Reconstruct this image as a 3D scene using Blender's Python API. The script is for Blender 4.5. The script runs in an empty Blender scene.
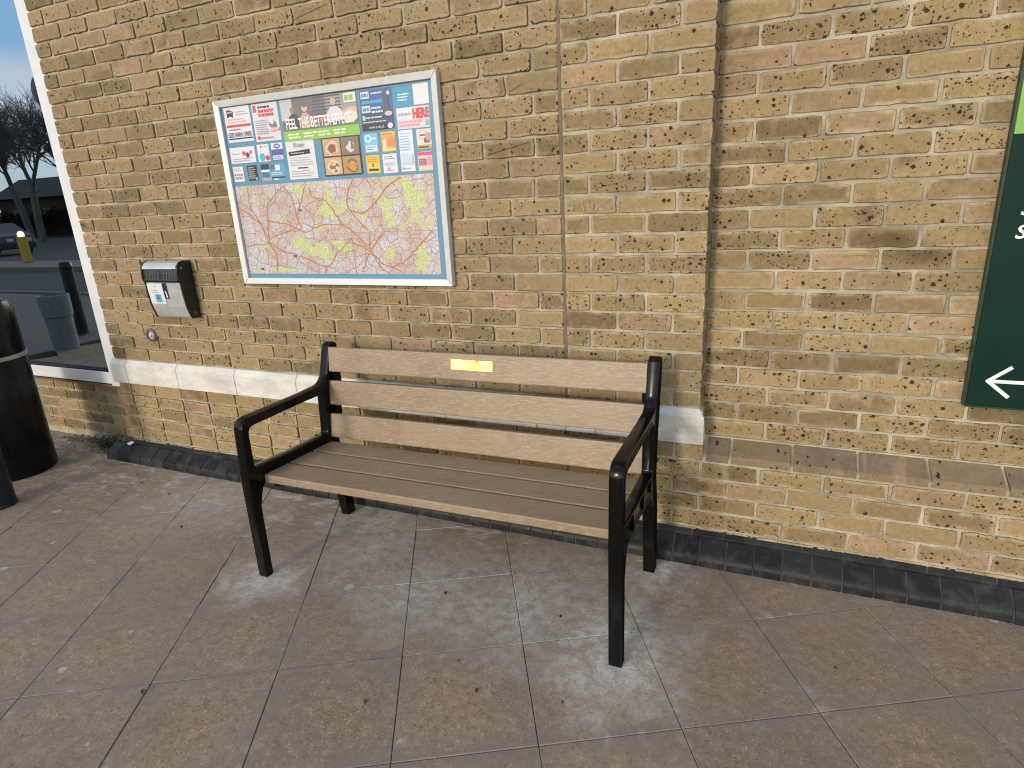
import bpy, bmesh, math, random
from mathutils import Vector, Matrix, noise as mnoise
R = math.radians
rnd = random.Random(7)
SC = bpy.context.scene
COL = SC.collection

# ------------------------------------------------------------------ helpers
def tag(o, label=None, cat=None, group=None, kind=None):
    if label: o['label'] = label
    if cat: o['category'] = cat
    if group: o['group'] = group
    if kind: o['kind'] = kind
    return o

def empty(name, loc, label=None, cat=None, group=None, rz=0):
    o = bpy.data.objects.new(name, None)
    COL.objects.link(o)
    o.location = loc
    o.rotation_euler = (0, 0, rz)
    o.empty_display_size = 0.1
    return tag(o, label, cat, group)

class MB:
    """collects faces; build() links them as ONE mesh object (world coordinates)"""
    def __init__(s):
        s.v = []; s.f = []; s.m = []; s.a = []; s.uv = {}
    def add(s, vs, fs, mi=0, attr=None):
        b = len(s.v)
        s.v += [tuple(p) for p in vs]
        s.a += (attr if isinstance(attr, list) else [attr or (0.5, 0, 0, 0)] * len(vs))
        for f in fs:
            s.f.append([b + i for i in f]); s.m.append(mi)
    def box(s, x0, x1, y0, y1, z0, z1, mi=0, attr=None):
        s.add([(x0,y0,z0),(x1,y0,z0),(x1,y1,z0),(x0,y1,z0),(x0,y0,z1),(x1,y0,z1),(x1,y1,z1),(x0,y1,z1)],
              [(0,3,2,1),(4,5,6,7),(0,1,5,4),(1,2,6,5),(2,3,7,6),(3,0,4,7)], mi, attr)
    def prism_x(s, prof, x0, x1, mi=0, attr=None):
        """profile of (y, z), counter-clockwise seen from +x"""
        n = len(prof)
        vs = [(x0, y, z) for y, z in prof] + [(x1, y, z) for y, z in prof]
        fs = [tuple(range(n))[::-1], tuple(range(n, 2 * n))]
        fs += [(i, (i + 1) % n, n + (i + 1) % n, n + i) for i in range(n)]
        s.add(vs, fs, mi, attr)
    def poly(s, pts, mi=0):
        s.add(pts, [tuple(range(len(pts)))], mi)
    def lathe(s, cx, cy, prof, n=32, mi=0, cap0=True, cap1=True):
        vs = []
        for r, z in prof:
            for i in range(n):
                a = 2 * math.pi * i / n
                vs.append((cx + r * math.cos(a), cy + r * math.sin(a), z))
        fs = []
        for k in range(len(prof) - 1):
            for i in range(n):
                j = (i + 1) % n
                fs.append((k*n+i, k*n+j, (k+1)*n+j, (k+1)*n+i))
        if cap0: fs.append(tuple(range(n))[::-1])
        if cap1: fs.append(tuple((len(prof)-1)*n + i for i in range(n)))
        s.add(vs, fs, mi)
    def tube(s, p0, p1, r0, r1, n=6, mi=0, caps=True):
        p0 = Vector(p0); p1 = Vector(p1); d = (p1 - p0)
        if d.length < 1e-6: return
        d.normalize()
        a = d.orthogonal().normalized(); b = d.cross(a)
        vs = []
        for p, r in ((p0, r0), (p1, r1)):
            for i in range(n):
                t = 2 * math.pi * i / n
                vs.append(p + (a * math.cos(t) + b * math.sin(t)) * r)
        fs = [(i, (i+1) % n, n + (i+1) % n, n + i) for i in range(n)]
        if caps: fs += [tuple(range(n))[::-1], tuple(range(n, 2*n))]
        s.add(vs, fs, mi)
    def build(s, name, mats, parent=None, bevel=0, smooth=False, attr=False, seg=2, auto=None):
        me = bpy.data.meshes.new(name)
        off = Vector((0, 0, 0))
        if parent is not None:
            p = parent
            while p is not None:
                off += p.location; p = p.parent
        me.from_pydata([(x - off.x, y - off.y, z - off.z) for x, y, z in s.v], [], s.f)
        if not isinstance(mats, (list, tuple)): mats = [mats]
        for m in mats: me.materials.append(m)
        me.polygons.foreach_set('material_index', s.m)
        if attr:
            at = me.attributes.new('bk', 'FLOAT_COLOR', 'POINT')
            at.data.foreach_set('color', [c for a in s.a for c in a])
        me.update()
        if bevel:
            bm = bmesh.new(); bm.from_mesh(me)
            bmesh.ops.remove_doubles(bm, verts=bm.verts, dist=1e-5)
            es = [e for e in bm.edges if len(e.link_faces) == 2 and e.calc_face_angle(0) > 0.5]
            bmesh.ops.bevel(bm, geom=es, offset=bevel, segments=seg, affect='EDGES', profile=0.5, clamp_overlap=True)
            bm.to_mesh(me); bm.free()
        if smooth:
            me.polygons.foreach_set('use_smooth', [True] * len(me.polygons))
            if auto:
                me.set_sharp_from_angle(angle=R(auto))
        o = bpy.data.objects.new(name, me)
        COL.objects.link(o)
        if parent is not None: o.parent = parent
        return o

# ------------------------------------------------------------------ materials
def newmat(name):
    m = bpy.data.materials.new(name); m.use_nodes = True
    nt = m.node_tree
    return m, nt, nt.nodes['Principled BSDF']

class NT:
    def __init__(s, nt): s.nt = nt
    def n(s, t, **kw):
        nd = s.nt.nodes.new(t)
        for k, v in kw.items():
            if k.startswith('i_'): nd.inputs[k[2:].replace('_', ' ')].default_value = v
            else: setattr(nd, k, v)
        return nd
    def l(s, a, b): s.nt.links.new(a, b)
    def math(s, op, a, b=None, c=None, clamp=False):
        nd = s.nt.nodes.new('ShaderNodeMath'); nd.operation = op; nd.use_clamp = clamp
        for i, x in enumerate((a, b, c)):
            if x is None: continue
            if isinstance(x, (int, float)): nd.inputs[i].default_value = x
            else: s.l(x, nd.inputs[i])
        return nd.outputs[0]
    def mix(s, fac, a, b, blend='MIX'):
        nd = s.nt.nodes.new('ShaderNodeMix'); nd.data_type = 'RGBA'; nd.blend_type = blend
        for i, x in ((0, fac), (6, a), (7, b)):
            if isinstance(x, (int, float)): nd.inputs[i].default_value = x
            elif isinstance(x, tuple): nd.inputs[i].default_value = (x[0], x[1], x[2], 1)
            else: s.l(x, nd.inputs[i])
        return nd.outputs[2]
    def noise(s, vec, scale, detail=3, rough=0.5, dist=0):
        nd = s.n('ShaderNodeTexNoise', i_Scale=scale, i_Detail=detail, i_Roughness=rough, i_Distortion=dist)
        if vec is not None: s.l(vec, nd.inputs['Vector'])
        return nd
    def ramp(s, fac, *stops):
        nd = s.nt.nodes.new('ShaderNodeMapRange'); nd.clamp = True
        s.l(fac, nd.inputs[0])
        for i, v in enumerate(stops): nd.inputs[1 + i].default_value = v
        return nd.outputs[0]
    def pos(s):
        return s.n('ShaderNodeNewGeometry').outputs['Position']
    def scaled(s, vec, sc):
        nd = s.n('ShaderNodeMapping'); nd.inputs['Scale'].default_value = sc
        s.l(vec, nd.inputs['Vector']); return nd.outputs[0]
    def bump(s, h, strength, dist, bsdf):
        nd = s.n('ShaderNodeBump', i_Strength=strength, i_Distance=dist)
        s.l(h, nd.inputs['Height']); s.l(nd.outputs[0], bsdf.inputs['Normal'])

def simple(name, col, rough=0.5, metal=0.0, var=0.12, vscale=30, bump=0.0, bscale=200, spec=None, coat=0):
    m, nt, b = newmat(name); T = NT(nt)
    tc = T.n('ShaderNodeTexCoord').outputs['Object']
    nz = T.noise(tc, vscale, 4)
    f = T.ramp(nz.outputs['Fac'], 0.3, 0.7, 1 - var, 1 + var * 0.6)
    mu = T.mix(1.0, tuple(col), (1, 1, 1), 'MULTIPLY')
    vm = T.n('ShaderNodeVectorMath', operation='SCALE'); vm.inputs[0].default_value = col
    T.l(f, vm.inputs['Scale']); T.l(vm.outputs[0], b.inputs['Base Color'])
    rr = T.ramp(nz.outputs['Fac'], 0.3, 0.7, max(0, rough - 0.06), min(1, rough + 0.06)); T.l(rr, b.inputs['Roughness'])
    b.inputs['Metallic'].default_value = metal
    if spec is not None: b.inputs['Specular IOR Level'].default_value = spec
    if coat: b.inputs['Coat Weight'].default_value = coat
    if bump:
        T.bump(T.noise(tc, bscale, 3).outputs['Fac'], bump, 0.002, b)
    return m

def brick_mat(name, base=(0.355, 0.261, 0.130), dark=(0.18, 0.132, 0.068), pink=(0.43, 0.275, 0.19), cream=(0.52, 0.41, 0.265), spotk=1.0):
    m, nt, b = newmat(name); T = NT(nt)
    at = T.n('ShaderNodeAttribute', attribute_name='bk')
    sep = T.n('ShaderNodeSeparateColor'); T.l(at.outputs['Color'], sep.inputs[0])
    tone, pk, sp = sep.outputs[0], sep.outputs[1], sep.outputs[2]
    edge = T.math('MINIMUM', at.outputs['Alpha'], 1.0)
    shade_grime = T.math('SUBTRACT', at.outputs['Alpha'], 1.0, clamp=True)
    pos = T.pos()
    n1 = T.noise(pos, 9, 4, 0.6); n2 = T.noise(pos, 60, 5, 0.65); n3 = T.noise(pos, 350, 3, 0.7)
    c = T.mix(tone, tuple(dark), tuple(base))
    c = T.mix(T.math('MULTIPLY', T.ramp(n1.outputs['Fac'], .42, .62, 0, 1), pk), c, tuple(pink))
    e = T.math('MULTIPLY', T.math('POWER', edge, .9), T.ramp(T.noise(pos, 14, 3).outputs['Fac'], .38, .62, 0.0, .95))
    c = T.mix(e, c, tuple(cream))
    # kiss marks: paler or pinker bars across some bricks
    kb = T.ramp(T.noise(T.scaled(pos, (15, 0, 9)), 1.0, 1, .4).outputs['Fac'], .60, .635, 0, .55)
    c = T.mix(T.math('MULTIPLY', kb, T.math('ADD', T.math('MULTIPLY', pk, .6), .3)), c, (0.43, .30, .205))
    # grain
    g = T.ramp(n2.outputs['Fac'], .3, .7, .80, 1.16)
    vm = T.n('ShaderNodeVectorMath', operation='SCALE'); T.l(c, vm.inputs[0]); T.l(g, vm.inputs['Scale']); c = vm.outputs[0]
    g = T.ramp(n3.outputs['Fac'], .3, .7, .84, 1.14)
    vm = T.n('ShaderNodeVectorMath', operation='SCALE'); T.l(c, vm.inputs[0]); T.l(g, vm.inputs['Scale']); c = vm.outputs[0]
    # soot/weather staining drifting over the wall in large soft patches
    st = T.ramp(T.noise(T.scaled(pos, (1, 1, 0.6)), 2.2, 5, .65).outputs['Fac'], .52, .74, 0, .42)
    c = T.mix(st, c, (0.20, 0.14, 0.075))
    for (sx_, sz_, ra, rb, am) in ((1.175, 1.335, .15, .05, .75), (1.28, 1.285, .13, .05, .65), (1.10, 1.42, .04, .10, .4), (-1.05, 1.06, .07, .10, .45), (1.20, 1.60, .05, .03, .55)):   # old rust and soot marks
        dx = T.n('ShaderNodeVectorMath', operation='SUBTRACT'); T.l(pos, dx.inputs[0]); dx.inputs[1].default_value = (sx_, 0, sz_)
        dl = T.n('ShaderNodeVectorMath', operation='LENGTH'); T.l(T.scaled(dx.outputs[0], (1 / ra, 0, 1 / rb)), dl.inputs[0])
        ff = T.ramp(T.math('ADD', dl.outputs['Value'], T.math('MULTIPLY', T.noise(pos, 16, 4, .6).outputs['Fac'], .9)), .75, 1.5, am, 0)
        c = T.mix(ff, c, (0.085, 0.055, 0.028))
    # iron/burn pits: 2-D cells on (x, z), warped
    sx = T.n('ShaderNodeSeparateXYZ'); T.l(pos, sx.inputs[0])
    wz = T.noise(pos, 110, 3, .7); ws = T.n('ShaderNodeSeparateColor'); T.l(wz.outputs['Color'], ws.inputs[0])
    spots = None
    for sc, thr, r0 in ((55, .60, .0068), (120, .70, .0030)):
        cb = T.n('ShaderNodeCombineXYZ')
        T.l(T.math('ADD', sx.outputs[0], T.math('MULTIPLY', ws.outputs[0], .020)), cb.inputs[0])
        T.l(T.math('ADD', sx.outputs[2], T.math('MULTIPLY', ws.outputs[1], .014)), cb.inputs[1])
        vo = T.n('ShaderNodeTexVoronoi', voronoi_dimensions='2D', i_Scale=sc); T.l(cb.outputs[0], vo.inputs['Vector'])
        vs = T.n('ShaderNodeSeparateColor'); T.l(vo.outputs['Color'], vs.inputs[0])
        on = T.math('GREATER_THAN', T.math('ADD', vs.outputs[0], T.math('MULTIPLY', sp, .29 * spotk)), .985)
        rad = T.math('MULTIPLY', T.math('POWER', vs.outputs[1], 1.6), r0 * sc)
        rad = T.math('ADD', rad, 0.0016 * sc * .6)
        s_ = T.math('SMOOTH_MIN', T.math('LESS_THAN', vo.outputs['Distance'], rad), on, 0.01)
        spots = s_ if spots is None else T.math('MAXIMUM', spots, s_)
    c = T.mix(T.math('MULTIPLY', spots, .93), c, (0.022, 0.016, 0.014))
    c = T.mix(T.math('MULTIPLY', shade_grime, .62), c, (0.10, .082, .060))  # dark brick sides: dirt, plus the joints' shadow lines put into the colour
    T.l(c, b.inputs['Base Color'])
    b.inputs['Roughness'].default_value = 0.88
    b.inputs['Specular IOR Level'].default_value = 0.25
    h = T.math('SUBTRACT', T.math('ADD', T.math('MULTIPLY', n2.outputs['Fac'], .8), T.math('MULTIPLY', n3.outputs['Fac'], .5)), T.math('MULTIPLY', spots, .9))
    T.bump(h, .55, .0022, b)
    return m

def mortar_mat(name, col):
    m, nt, b = newmat(name); T = NT(nt); pos = T.pos()
    n1 = T.noise(pos, 6, 4, .6); n2 = T.noise(pos, 260, 4, .7)
    d = tuple(x * .62 for x in col); l_ = tuple(min(1, x * 1.18) for x in col)
    c = T.mix(T.ramp(n1.outputs['Fac'], .35, .65, 0, 1), d, l_)
    vm = T.n('ShaderNodeVectorMath', operation='SCALE'); T.l(c, vm.inputs[0]); T.l(T.ramp(n2.outputs['Fac'], .3, .7, .75, 1.2), vm.inputs['Scale'])
    T.l(vm.outputs[0], b.inputs['Base Color']); b.inputs['Roughness'].default_value = .95
    b.inputs['Specular IOR Level'].default_value = 0.15
    T.bump(n2.outputs['Fac'], .6, .002, b)
    return m

BRICK = brick_mat('stock_brick')
BRICK_A = brick_mat('weathered_stock_brick', base=(0.315, 0.234, 0.124), dark=(0.17, 0.127, 0.070), pink=(0.39, 0.25, 0.17), cream=(0.46, 0.36, 0.235), spotk=.7)
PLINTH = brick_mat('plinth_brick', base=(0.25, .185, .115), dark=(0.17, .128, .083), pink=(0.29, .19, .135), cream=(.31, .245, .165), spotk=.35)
MORT_A = mortar_mat('lime_mortar', (0.44, 0.38, 0.27))
MORT_C = mortar_mat('grey_buff_mortar', (0.43, 0.385, 0.29))

def stone_mat():
    m, nt, b = newmat('painted_stone'); T = NT(nt); pos = T.pos()
    n1 = T.noise(T.scaled(pos, (1, 1, 2.5)), 5, 5, .65); n2 = T.noise(pos, 70, 4, .65)
    c = T.mix(T.ramp(n1.outputs['Fac'], .40, .70, 0, .8), (0.67, 0.66, 0.62), (0.44, 0.41, 0.36))
    c = T.mix(T.ramp(n2.outputs['Fac'], .56, .72, 0, .5), c, (0.36, .30, .23))
    T.l(c, b.inputs['Base Color']); b.inputs['Roughness'].default_value = .8
    T.bump(n2.outputs['Fac'], .3, .0015, b)
    return m
STONE = stone_mat()

def engbrick_mat():
    m, nt, b = newmat('black_engineering_brick'); T = NT(nt); pos = T.pos()
    n1 = T.noise(pos, 18, 4, .6); n2 = T.noise(pos, 120, 4, .7)
    at = T.n('ShaderNodeAttribute', attribute_name='bk'); sp = T.n('ShaderNodeSeparateColor'); T.l(at.outputs['Color'], sp.inputs[0])
    c = T.mix(sp.outputs[0], (0.008, 0.0085, 0.010), (0.022, 0.0225, 0.024))
    c = T.mix(T.ramp(n1.outputs['Fac'], .50, .75, 0, .6), c, (0.075, .07, .06))
    c = T.mix(T.ramp(n2.outputs['Fac'], .66, .74, 0, .7), c, (0.22, .20, .17))
    T.l(c, b.inputs['Base Color'])
    T.l(T.ramp(n1.outputs['Fac'], .3, .7, .42, .66), b.inputs['Roughness']); b.inputs['Specular IOR Level'].default_value = .3
    T.bump(n2.outputs['Fac'], .25, .0015, b)
    return m
ENG = engbrick_mat()
ENGMORT = mortar_mat('dark_mortar', (0.075, 0.069, 0.058))

# ------------------------------------------------------------------ camera
cam = bpy.data.cameras.new('camera'); camo = bpy.data.objects.new('camera', cam); COL.objects.link(camo)
RC = ((0.918, 0.393, -0.050), (0.073, -0.293, -0.953), (-0.389, 0.872, -0.298))
CAMPOS = Vector((0.839, -2.471, 1.560))
xr = Vector(RC[0]).normalized(); zf = Vector(RC[2]); zf = (zf - xr * zf.dot(xr)).normalized(); dn = zf.cross(xr)
M = Matrix((( xr.x, -dn.x, -zf.x), (xr.y, -dn.y, -zf.y), (xr.z, -dn.z, -zf.z)))
camo.matrix_world = Matrix.Translation(CAMPOS) @ M.to_4x4()
cam.sensor_width = 36; cam.lens = 614.11 * 36 / 1024
cam.clip_start = 0.05; cam.clip_end = 3000
SC.camera = camo

# ------------------------------------------------------------------ light
SUN_AZ, SUN_EL = 13.0, 14.0           # degrees left of the wall's normal, above the horizon
sd = Vector((-math.sin(R(SUN_AZ)) * math.cos(R(SUN_EL)), -math.cos(R(SUN_AZ)) * math.cos(R(SUN_EL)), math.sin(R(SUN_EL))))
sl = bpy.data.lights.new('sun', 'SUN'); sl.energy = 1.08; sl.angle = R(8.0); sl.color = (1.0, 0.945, 0.86)
so = bpy.data.objects.new('sun', sl); COL.objects.link(so)
so.rotation_euler = (-sd).to_track_quat('-Z', 'Y').to_euler(); so.location = (-4, -12, 8)
w = bpy.data.worlds.new('World'); SC.world = w; w.use_nodes = True
T = NT(w.node_tree); bg = w.node_tree.nodes['Background']
sky = T.n('ShaderNodeTexSky', sky_type='NISHITA', sun_disc=False, sun_elevation=R(SUN_EL), sun_rotation=R(180 + SUN_AZ), altitude=50, air_density=1.0, dust_density=0.8, ozone_density=1.0)
gen = T.n('ShaderNodeTexCoord').outputs['Generated']
sz = T.n('ShaderNodeSeparateXYZ'); T.l(gen, sz.inputs[0])
cl = T.noise(T.scaled(gen, (1, 1, 2.6)), 2.4, 6, .55, .3)
cf = T.math('MULTIPLY', T.ramp(cl.outputs['Fac'], .44, .62, 0, 1), T.ramp(sz.outputs[2], .0, .06, 0, .85))
vd = T.n('ShaderNodeVectorMath', operation='DOT_PRODUCT'); vd.inputs[1].default_value = (-.824, -.495, .276); T.l(gen, vd.inputs[0])
cf = T.math('MULTIPLY', cf, T.ramp(vd.outputs['Value'], .985, .9965, 1, .05))     # a clear patch between the clouds
cf = T.math('MAXIMUM', cf, T.math('MULTIPLY', T.ramp(vd.outputs['Value'], .96, .985, 0, .8), T.ramp(sz.outputs[2], .165, .195, 1, 0)))
skc = T.mix(T.ramp(vd.outputs['Value'], .95, .985, 0, .9), sky.outputs[0], (3.0, 5.3, 7.9))
T.l(T.mix(cf, skc, (7.5, 7.7, 8.2)), bg.inputs['Color'])
bg.inputs['Strength'].default_value = 0.15
SC.view_settings.view_transform = 'Standard'; SC.view_settings.look = 'None'
SC.view_settings.exposure = 0.52; SC.view_settings.gamma = 1.0
SC.render.engine = 'CYCLES'
SC.cycles.filter_width = 1.1
SC.cycles.max_bounces = 8; SC.cycles.use_denoising = True

def disc_y(mb, cx, cz, prof, n=28, mi=0):
    vs = []
    for r_, y in prof:
        for i in range(n):
            a = 2*math.pi*i/n; vs.append((cx + r_*math.cos(a), y, cz + r_*math.sin(a)))
    fs = [(k*n+i, k*n+(i+1) % n, (k+1)*n+(i+1) % n, (k+1)*n+i) for k in range(len(prof)-1) for i in range(n)]
    fs.append(tuple((len(prof)-1)*n+i for i in range(n)))
    mb.add(vs, fs, mi)
# ------------------------------------------------------------------ wall data
CH = 0.07822
Z0 = 0.04795
def zk(k): return (27 - k) * CH + Z0           # bed joint k, counted down from above the board
DREC = 0.11                                     # set-back of the right-hand wall and of the shop window
XE = -3.045                                     # left end of the bench wall
XB = 0.5737                                     # right end of the pier

def outline(x0, x1, z0, z1, r, ins, jit):
    n = max(1, int((x1 - x0) / 0.035))
    x0 += ins; x1 -= ins; z0 += ins; z1 -= ins; r = max(0.0015, r - ins * .5)
    L = x1 - x0
    p = []
    for i in range(n + 1): p.append((x0 + r + (L - 2*r) * i / n, z0))
    p.append((x1 - r * .3, z0 + r * .3))
    for i in range(3): p.append((x1, z0 + r + (z1 - z0 - 2*r) * i / 2))
    p.append((x1 - r * .3, z1 - r * .3))
    for i in range(n + 1): p.append((x1 - r - (L - 2*r) * i / n, z1))
    p.append((x0 + r * .3, z1 - r * .3))
    for i in range(3): p.append((x0, z1 - r - (z1 - z0 - 2*r) * i / 2))
    p.append((x0 + r * .3, z0 + r * .3))
    if jit is not None:
        p = [(a + jit[i % len(jit)][0], b + jit[i % len(jit)][1]) for i, (a, b) in enumerate(p)]
    return p

def brick_attr():
    t = min(1, max(0, rnd.gauss(.60, .30)))
    pk = rnd.random(); pk = 0 if pk < .74 else (pk - .64) * 2.2
    sp = rnd.random(); sp = 0.0 if sp < .12 else sp ** 1.15
    if pk > .2: sp *= .4
    return t, min(1, pk), sp

def brick(mb, x0, x1, z0, z1, y, bury=0.013, rough=1.0, attr=None):
    if x1 - x0 < 0.02: return
    t, pk, sp = attr or brick_attr()
    r = rnd.uniform(.004, .011)
    ed = rnd.uniform(.6, 1.0) if rnd.random() < .6 else rnd.uniform(.05, .5)
    jit = [(rnd.gauss(0, .0010) * rough, rnd.gauss(0, .0011) * rough) for _ in range(40)]
    dy = rnd.gauss(0, .0012) * rough
    tx = rnd.gauss(0, .0016) * rough; tz = rnd.gauss(0, .001) * rough
    xm, zm = (x0 + x1) / 2, (z0 + z1) / 2
    rings = [(0.0, bury, 2), (0.0, .0035, 2), (.003, 0.0004, 1), (rnd.uniform(.010, .019), 0, 0)]
    vs = []; at = []; n = None
    for k, (ins, yy, e) in enumerate(rings):
        jj = jit if k < 3 else [(a + rnd.gauss(0, .0006), b + rnd.gauss(0, .0006)) for a, b in jit]
        o = outline(x0, x1, z0, z1, r, ins, jj); n = len(o)
        for a, b in o:
            yv = y + yy + (max(-.0028, min(.0024, dy + tx * (a - xm) / .11 + tz * (b - zm) / .033)) if k > 0 else 0)
            vs.append((a, yv, b)); at.append((t, pk, sp, e if e > 1 else e * ed))
    fs = []
    for k in range(3):
        for i in range(n):
            j = (i + 1) % n
            fs.append((k*n + i, k*n + j, (k+1)*n + j, (k+1)*n + i))
    fs.append(tuple(3*n + i for i in range(n)))
    mb.add(vs, fs, 0, at)

def courses(mb, x0, x1, k0, k1, y, start, pitch=.225, gap=.0105, bed=.0105, rough=1.0, drift=.0015):
    """bricks of courses k0..k1-1 between x0 and x1; start(k) gives one head-joint position of the course"""
    for k in range(k0, k1):
        zt, zb = zk(k) - bed / 2, zk(k + 1) + bed / 2
        s = start(k); i0 = math.floor((x0 - s) / pitch) - 1
        js = [s + pitch * i + rnd.gauss(0, drift) for i in range(i0, i0 + int((x1 - x0) / pitch) + 4)]
        js = [x0] + [j for j in js if x0 + .045 < j < x1 - .045] + [x1]
        dz = rnd.gauss(0, .0008)
        for i, (a, b) in enumerate(zip(js, js[1:])):
            l_ = a + (gap / 2 if i > 0 else 0); r_ = b - (gap / 2 if i < len(js) - 2 else 0)
            g = rnd.gauss(0, .0008)
            brick(mb, l_ + abs(g), r_, zb + dz + rnd.gauss(0, .0006), zt + dz + rnd.gauss(0, .0006), y, rough=rough)

shop = empty('shop_building', (-1.0, 0.1, 0), 'buff brick shop front with white framed window, stone band and blocked recess', 'building')
KT = -13                                        # topmost course (out of the picture)
# bench wall left of the movement joint
mb = MB()
courses(mb, XE, -.0065, KT, 19, 0.0, lambda k: -.1125 if k % 2 else 0.0, rough=1.25)
wall = mb.build('brick_wall', BRICK_A, shop, attr=True)
tag(wall, 'weathered speckled brick wall with open joints left of the movement joint')
mb = MB()
courses(mb, XE - .01, -.0065, 21, 27, 0.0, lambda k: -.1125+.09 if k % 2 else -.02, rough=1.2)
mb.build('lower_wall', BRICK, shop, attr=True)
def mortar(x0, x1, y, z0, z1, m, parent, y2=None):
    q = MB(); q.box(x0, x1, y, (y + .09) if y2 is None else y2, z0, z1)
    return q.build('mortar', m, parent)
mortar(XE + .006, -.0065, .0095, zk(27), zk(KT), MORT_A, wall)
# pier right of the joint
mb = MB()
courses(mb, .0065, XB, KT, 19, 0.0, lambda k: (.2275 if k % 2 == 0 else .1150), pitch=.2285, rough=1.0)
# brick ends on the pier's right return
for k in range(KT, 19):
    zt, zb = zk(k) - .005, zk(k + 1) + .005
    a = brick_attr()
    t_ = (a[0], a[1], 0.1, .3)
    mb.add([(XB - .004, .012, zb), (XB, .012, zb), (XB, DREC + .02, zb), (XB - .004, DREC + .02, zb), (XB - .004, .012, zt), (XB, .012, zt), (XB, DREC + .02, zt), (XB - .004, DREC + .02, zt)],
           [(0,3,2,1),(4,5,6,7),(0,1,5,4),(1,2,6,5),(2,3,7,6),(3,0,4,7)], 0, [t_] * 8)
pier = mb.build('brick_pier', BRICK, shop, attr=True)
tag(pier, 'narrow brick pier with tidy flush joints between movement joint and recess')
mortar(.0065, XB - .004, .0058, zk(27), zk(KT), MORT_C, pier, y2=DREC + .02)
mb = MB()
courses(mb, .0065, .592, 21, 22, 0.0, lambda k: .47, rough=1.0)
courses(mb, .0065, .69, 22, 27, 0.0, lambda k: .585 if k % 2 == 0 else .47, rough=1.0)
mb.build('lower_wall', BRICK, shop, attr=True)
CHALK = simple('chalk', (.46, .40, .30), .9)
for st in ([(.03, 1.486), (.057, 1.487)], [(.048, 1.5), (.044, 1.473)], [(.082, 1.512), (.088, 1.49), (.094, 1.473)], [(.106, 1.509), (.113, 1.479), (.13, 1.479), (.131, 1.508)], [(.143, 1.505), (.147, 1.474)], [(.164, 1.495), (.147, 1.485), (.173, 1.475)]):
    mb = MB()
    for p_, q_ in zip(st, st[1:]):
        P = Vector(p_); Q = Vector(q_); nn = (Q - P).normalized(); nn = Vector((-nn.y, nn.x)) * .0014
        mb.add([(v.x, -.0042, v.y) for v in (P - nn, Q - nn, Q + nn, P + nn)] + [(v.x, .001, v.y) for v in (P - nn, Q - nn, Q + nn, P + nn)], [(0, 1, 2, 3), (0, 4, 5, 1), (1, 5, 6, 2), (2, 6, 7, 3), (3, 7, 4, 0)])
    mb.build('chalk_stroke', CHALK, pier)
# recessed wall on the right, plinth course and the wall below it
mb = MB()
courses(mb, XB + .002, 4.0, KT, 21, DREC, lambda k: .9356 if k % 2 else .823, rough=1.0)
rec = mb.build('recessed_wall', BRICK, shop, attr=True)
tag(rec, 'set-back brick wall with flush buff pointing carrying the green sign')
mortar(XB - .003, 4.0, DREC + .0052, zk(21) - .001, zk(KT), MORT_C, rec)
mb = MB()
courses(mb, .69, 4.0, 22, 27, 0.0, lambda k: .814 if k % 2 == 0 else .691, pitch=.2335, rough=1.0)
low = mb.build('lower_wall', BRICK, shop, attr=True)
mortar(.562, 4.0, .0055, zk(27), zk(22) - .002, MORT_C, low)
mb = MB()
zt, zb = zk(21), zk(22) + .004
for i, (a, b) in enumerate(zip([.6, .699] + [.933 + .2335 * j for j in range(14)], [.699] + [.933 + .2335 * j for j in range(14)])):
    a += .006; b -= .006
    t, pk, sp = brick_attr()
    pr = [(-.001, zb), (DREC + .03, zb), (DREC + .03, zt - .004), (DREC - .006, zt - .004 + rnd.gauss(0, .001)), (.004, zb + .030 + rnd.gauss(0, .001)), (-.001, zb + .024)]
    mb.prism_x(pr, a, b, 0, (t, pk, sp * .5, rnd.uniform(0, .5)))
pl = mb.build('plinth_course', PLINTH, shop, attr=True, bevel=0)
q = MB(); q.prism_x([(.004, zb - .012), (DREC + .03, zb - .012), (DREC + .03, zt + .002), (DREC - .004, zt + .002), (DREC - .004, zt - .012), (.006, zb + .016)], XB - .003, 4.0)
q.build('mortar', MORT_C, pl)
# movement joint sealant
mb = MB(); mb.box(-.0066, .0066, .003, .03, zk(27), zk(KT))
mb.build('movement_joint', simple('sealant', (0.17, .125, .085), .75, var=.3, vscale=12, bump=.3), shop)
# stone band, in blocks
def band_profile(dy=0, dz=0):
    zb_, zt_ = zk(21) + .004 + dz, zk(19) - .002 - dz
    return [(-.024 + dy, zb_), (.06, zb_), (.06, zt_), (-.001, zt_), (-.024 + dy, zt_ - .030)]
mb = MB()
js = [XE - .02, -2.918, -2.466, -1.994, -1.541, -1.08, -.6155, -.14, -.003, .137, XB + .022]
for i, (a, b) in enumerate(zip(js, js[1:])):
    a2 = a + .0018; b2 = b - .0018
    dy = rnd.gauss(0, .0008)
    mb.prism_x(band_profile(dy), a2, b2)
o = mb.build('stone_band', STONE, shop, bevel=.003)
# bevel the right-hand end of the band back to the pier
for v in o.data.vertices:
    wx = v.co.x + shop.location.x; wz = v.co.z
    if wx > XB + .012 and wz > zk(19) - .02: v.co.x -= .020
q = MB(); q.prism_x([(-.020, zk(21) + .007), (.05, zk(21) + .007), (.05, zk(19) - .004), (-.001, zk(19) - .006), (-.020, zk(19) - .034)], js[0] + .01, js[-1] - .01)
q.build('mortar', MORT_C, o)
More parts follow.
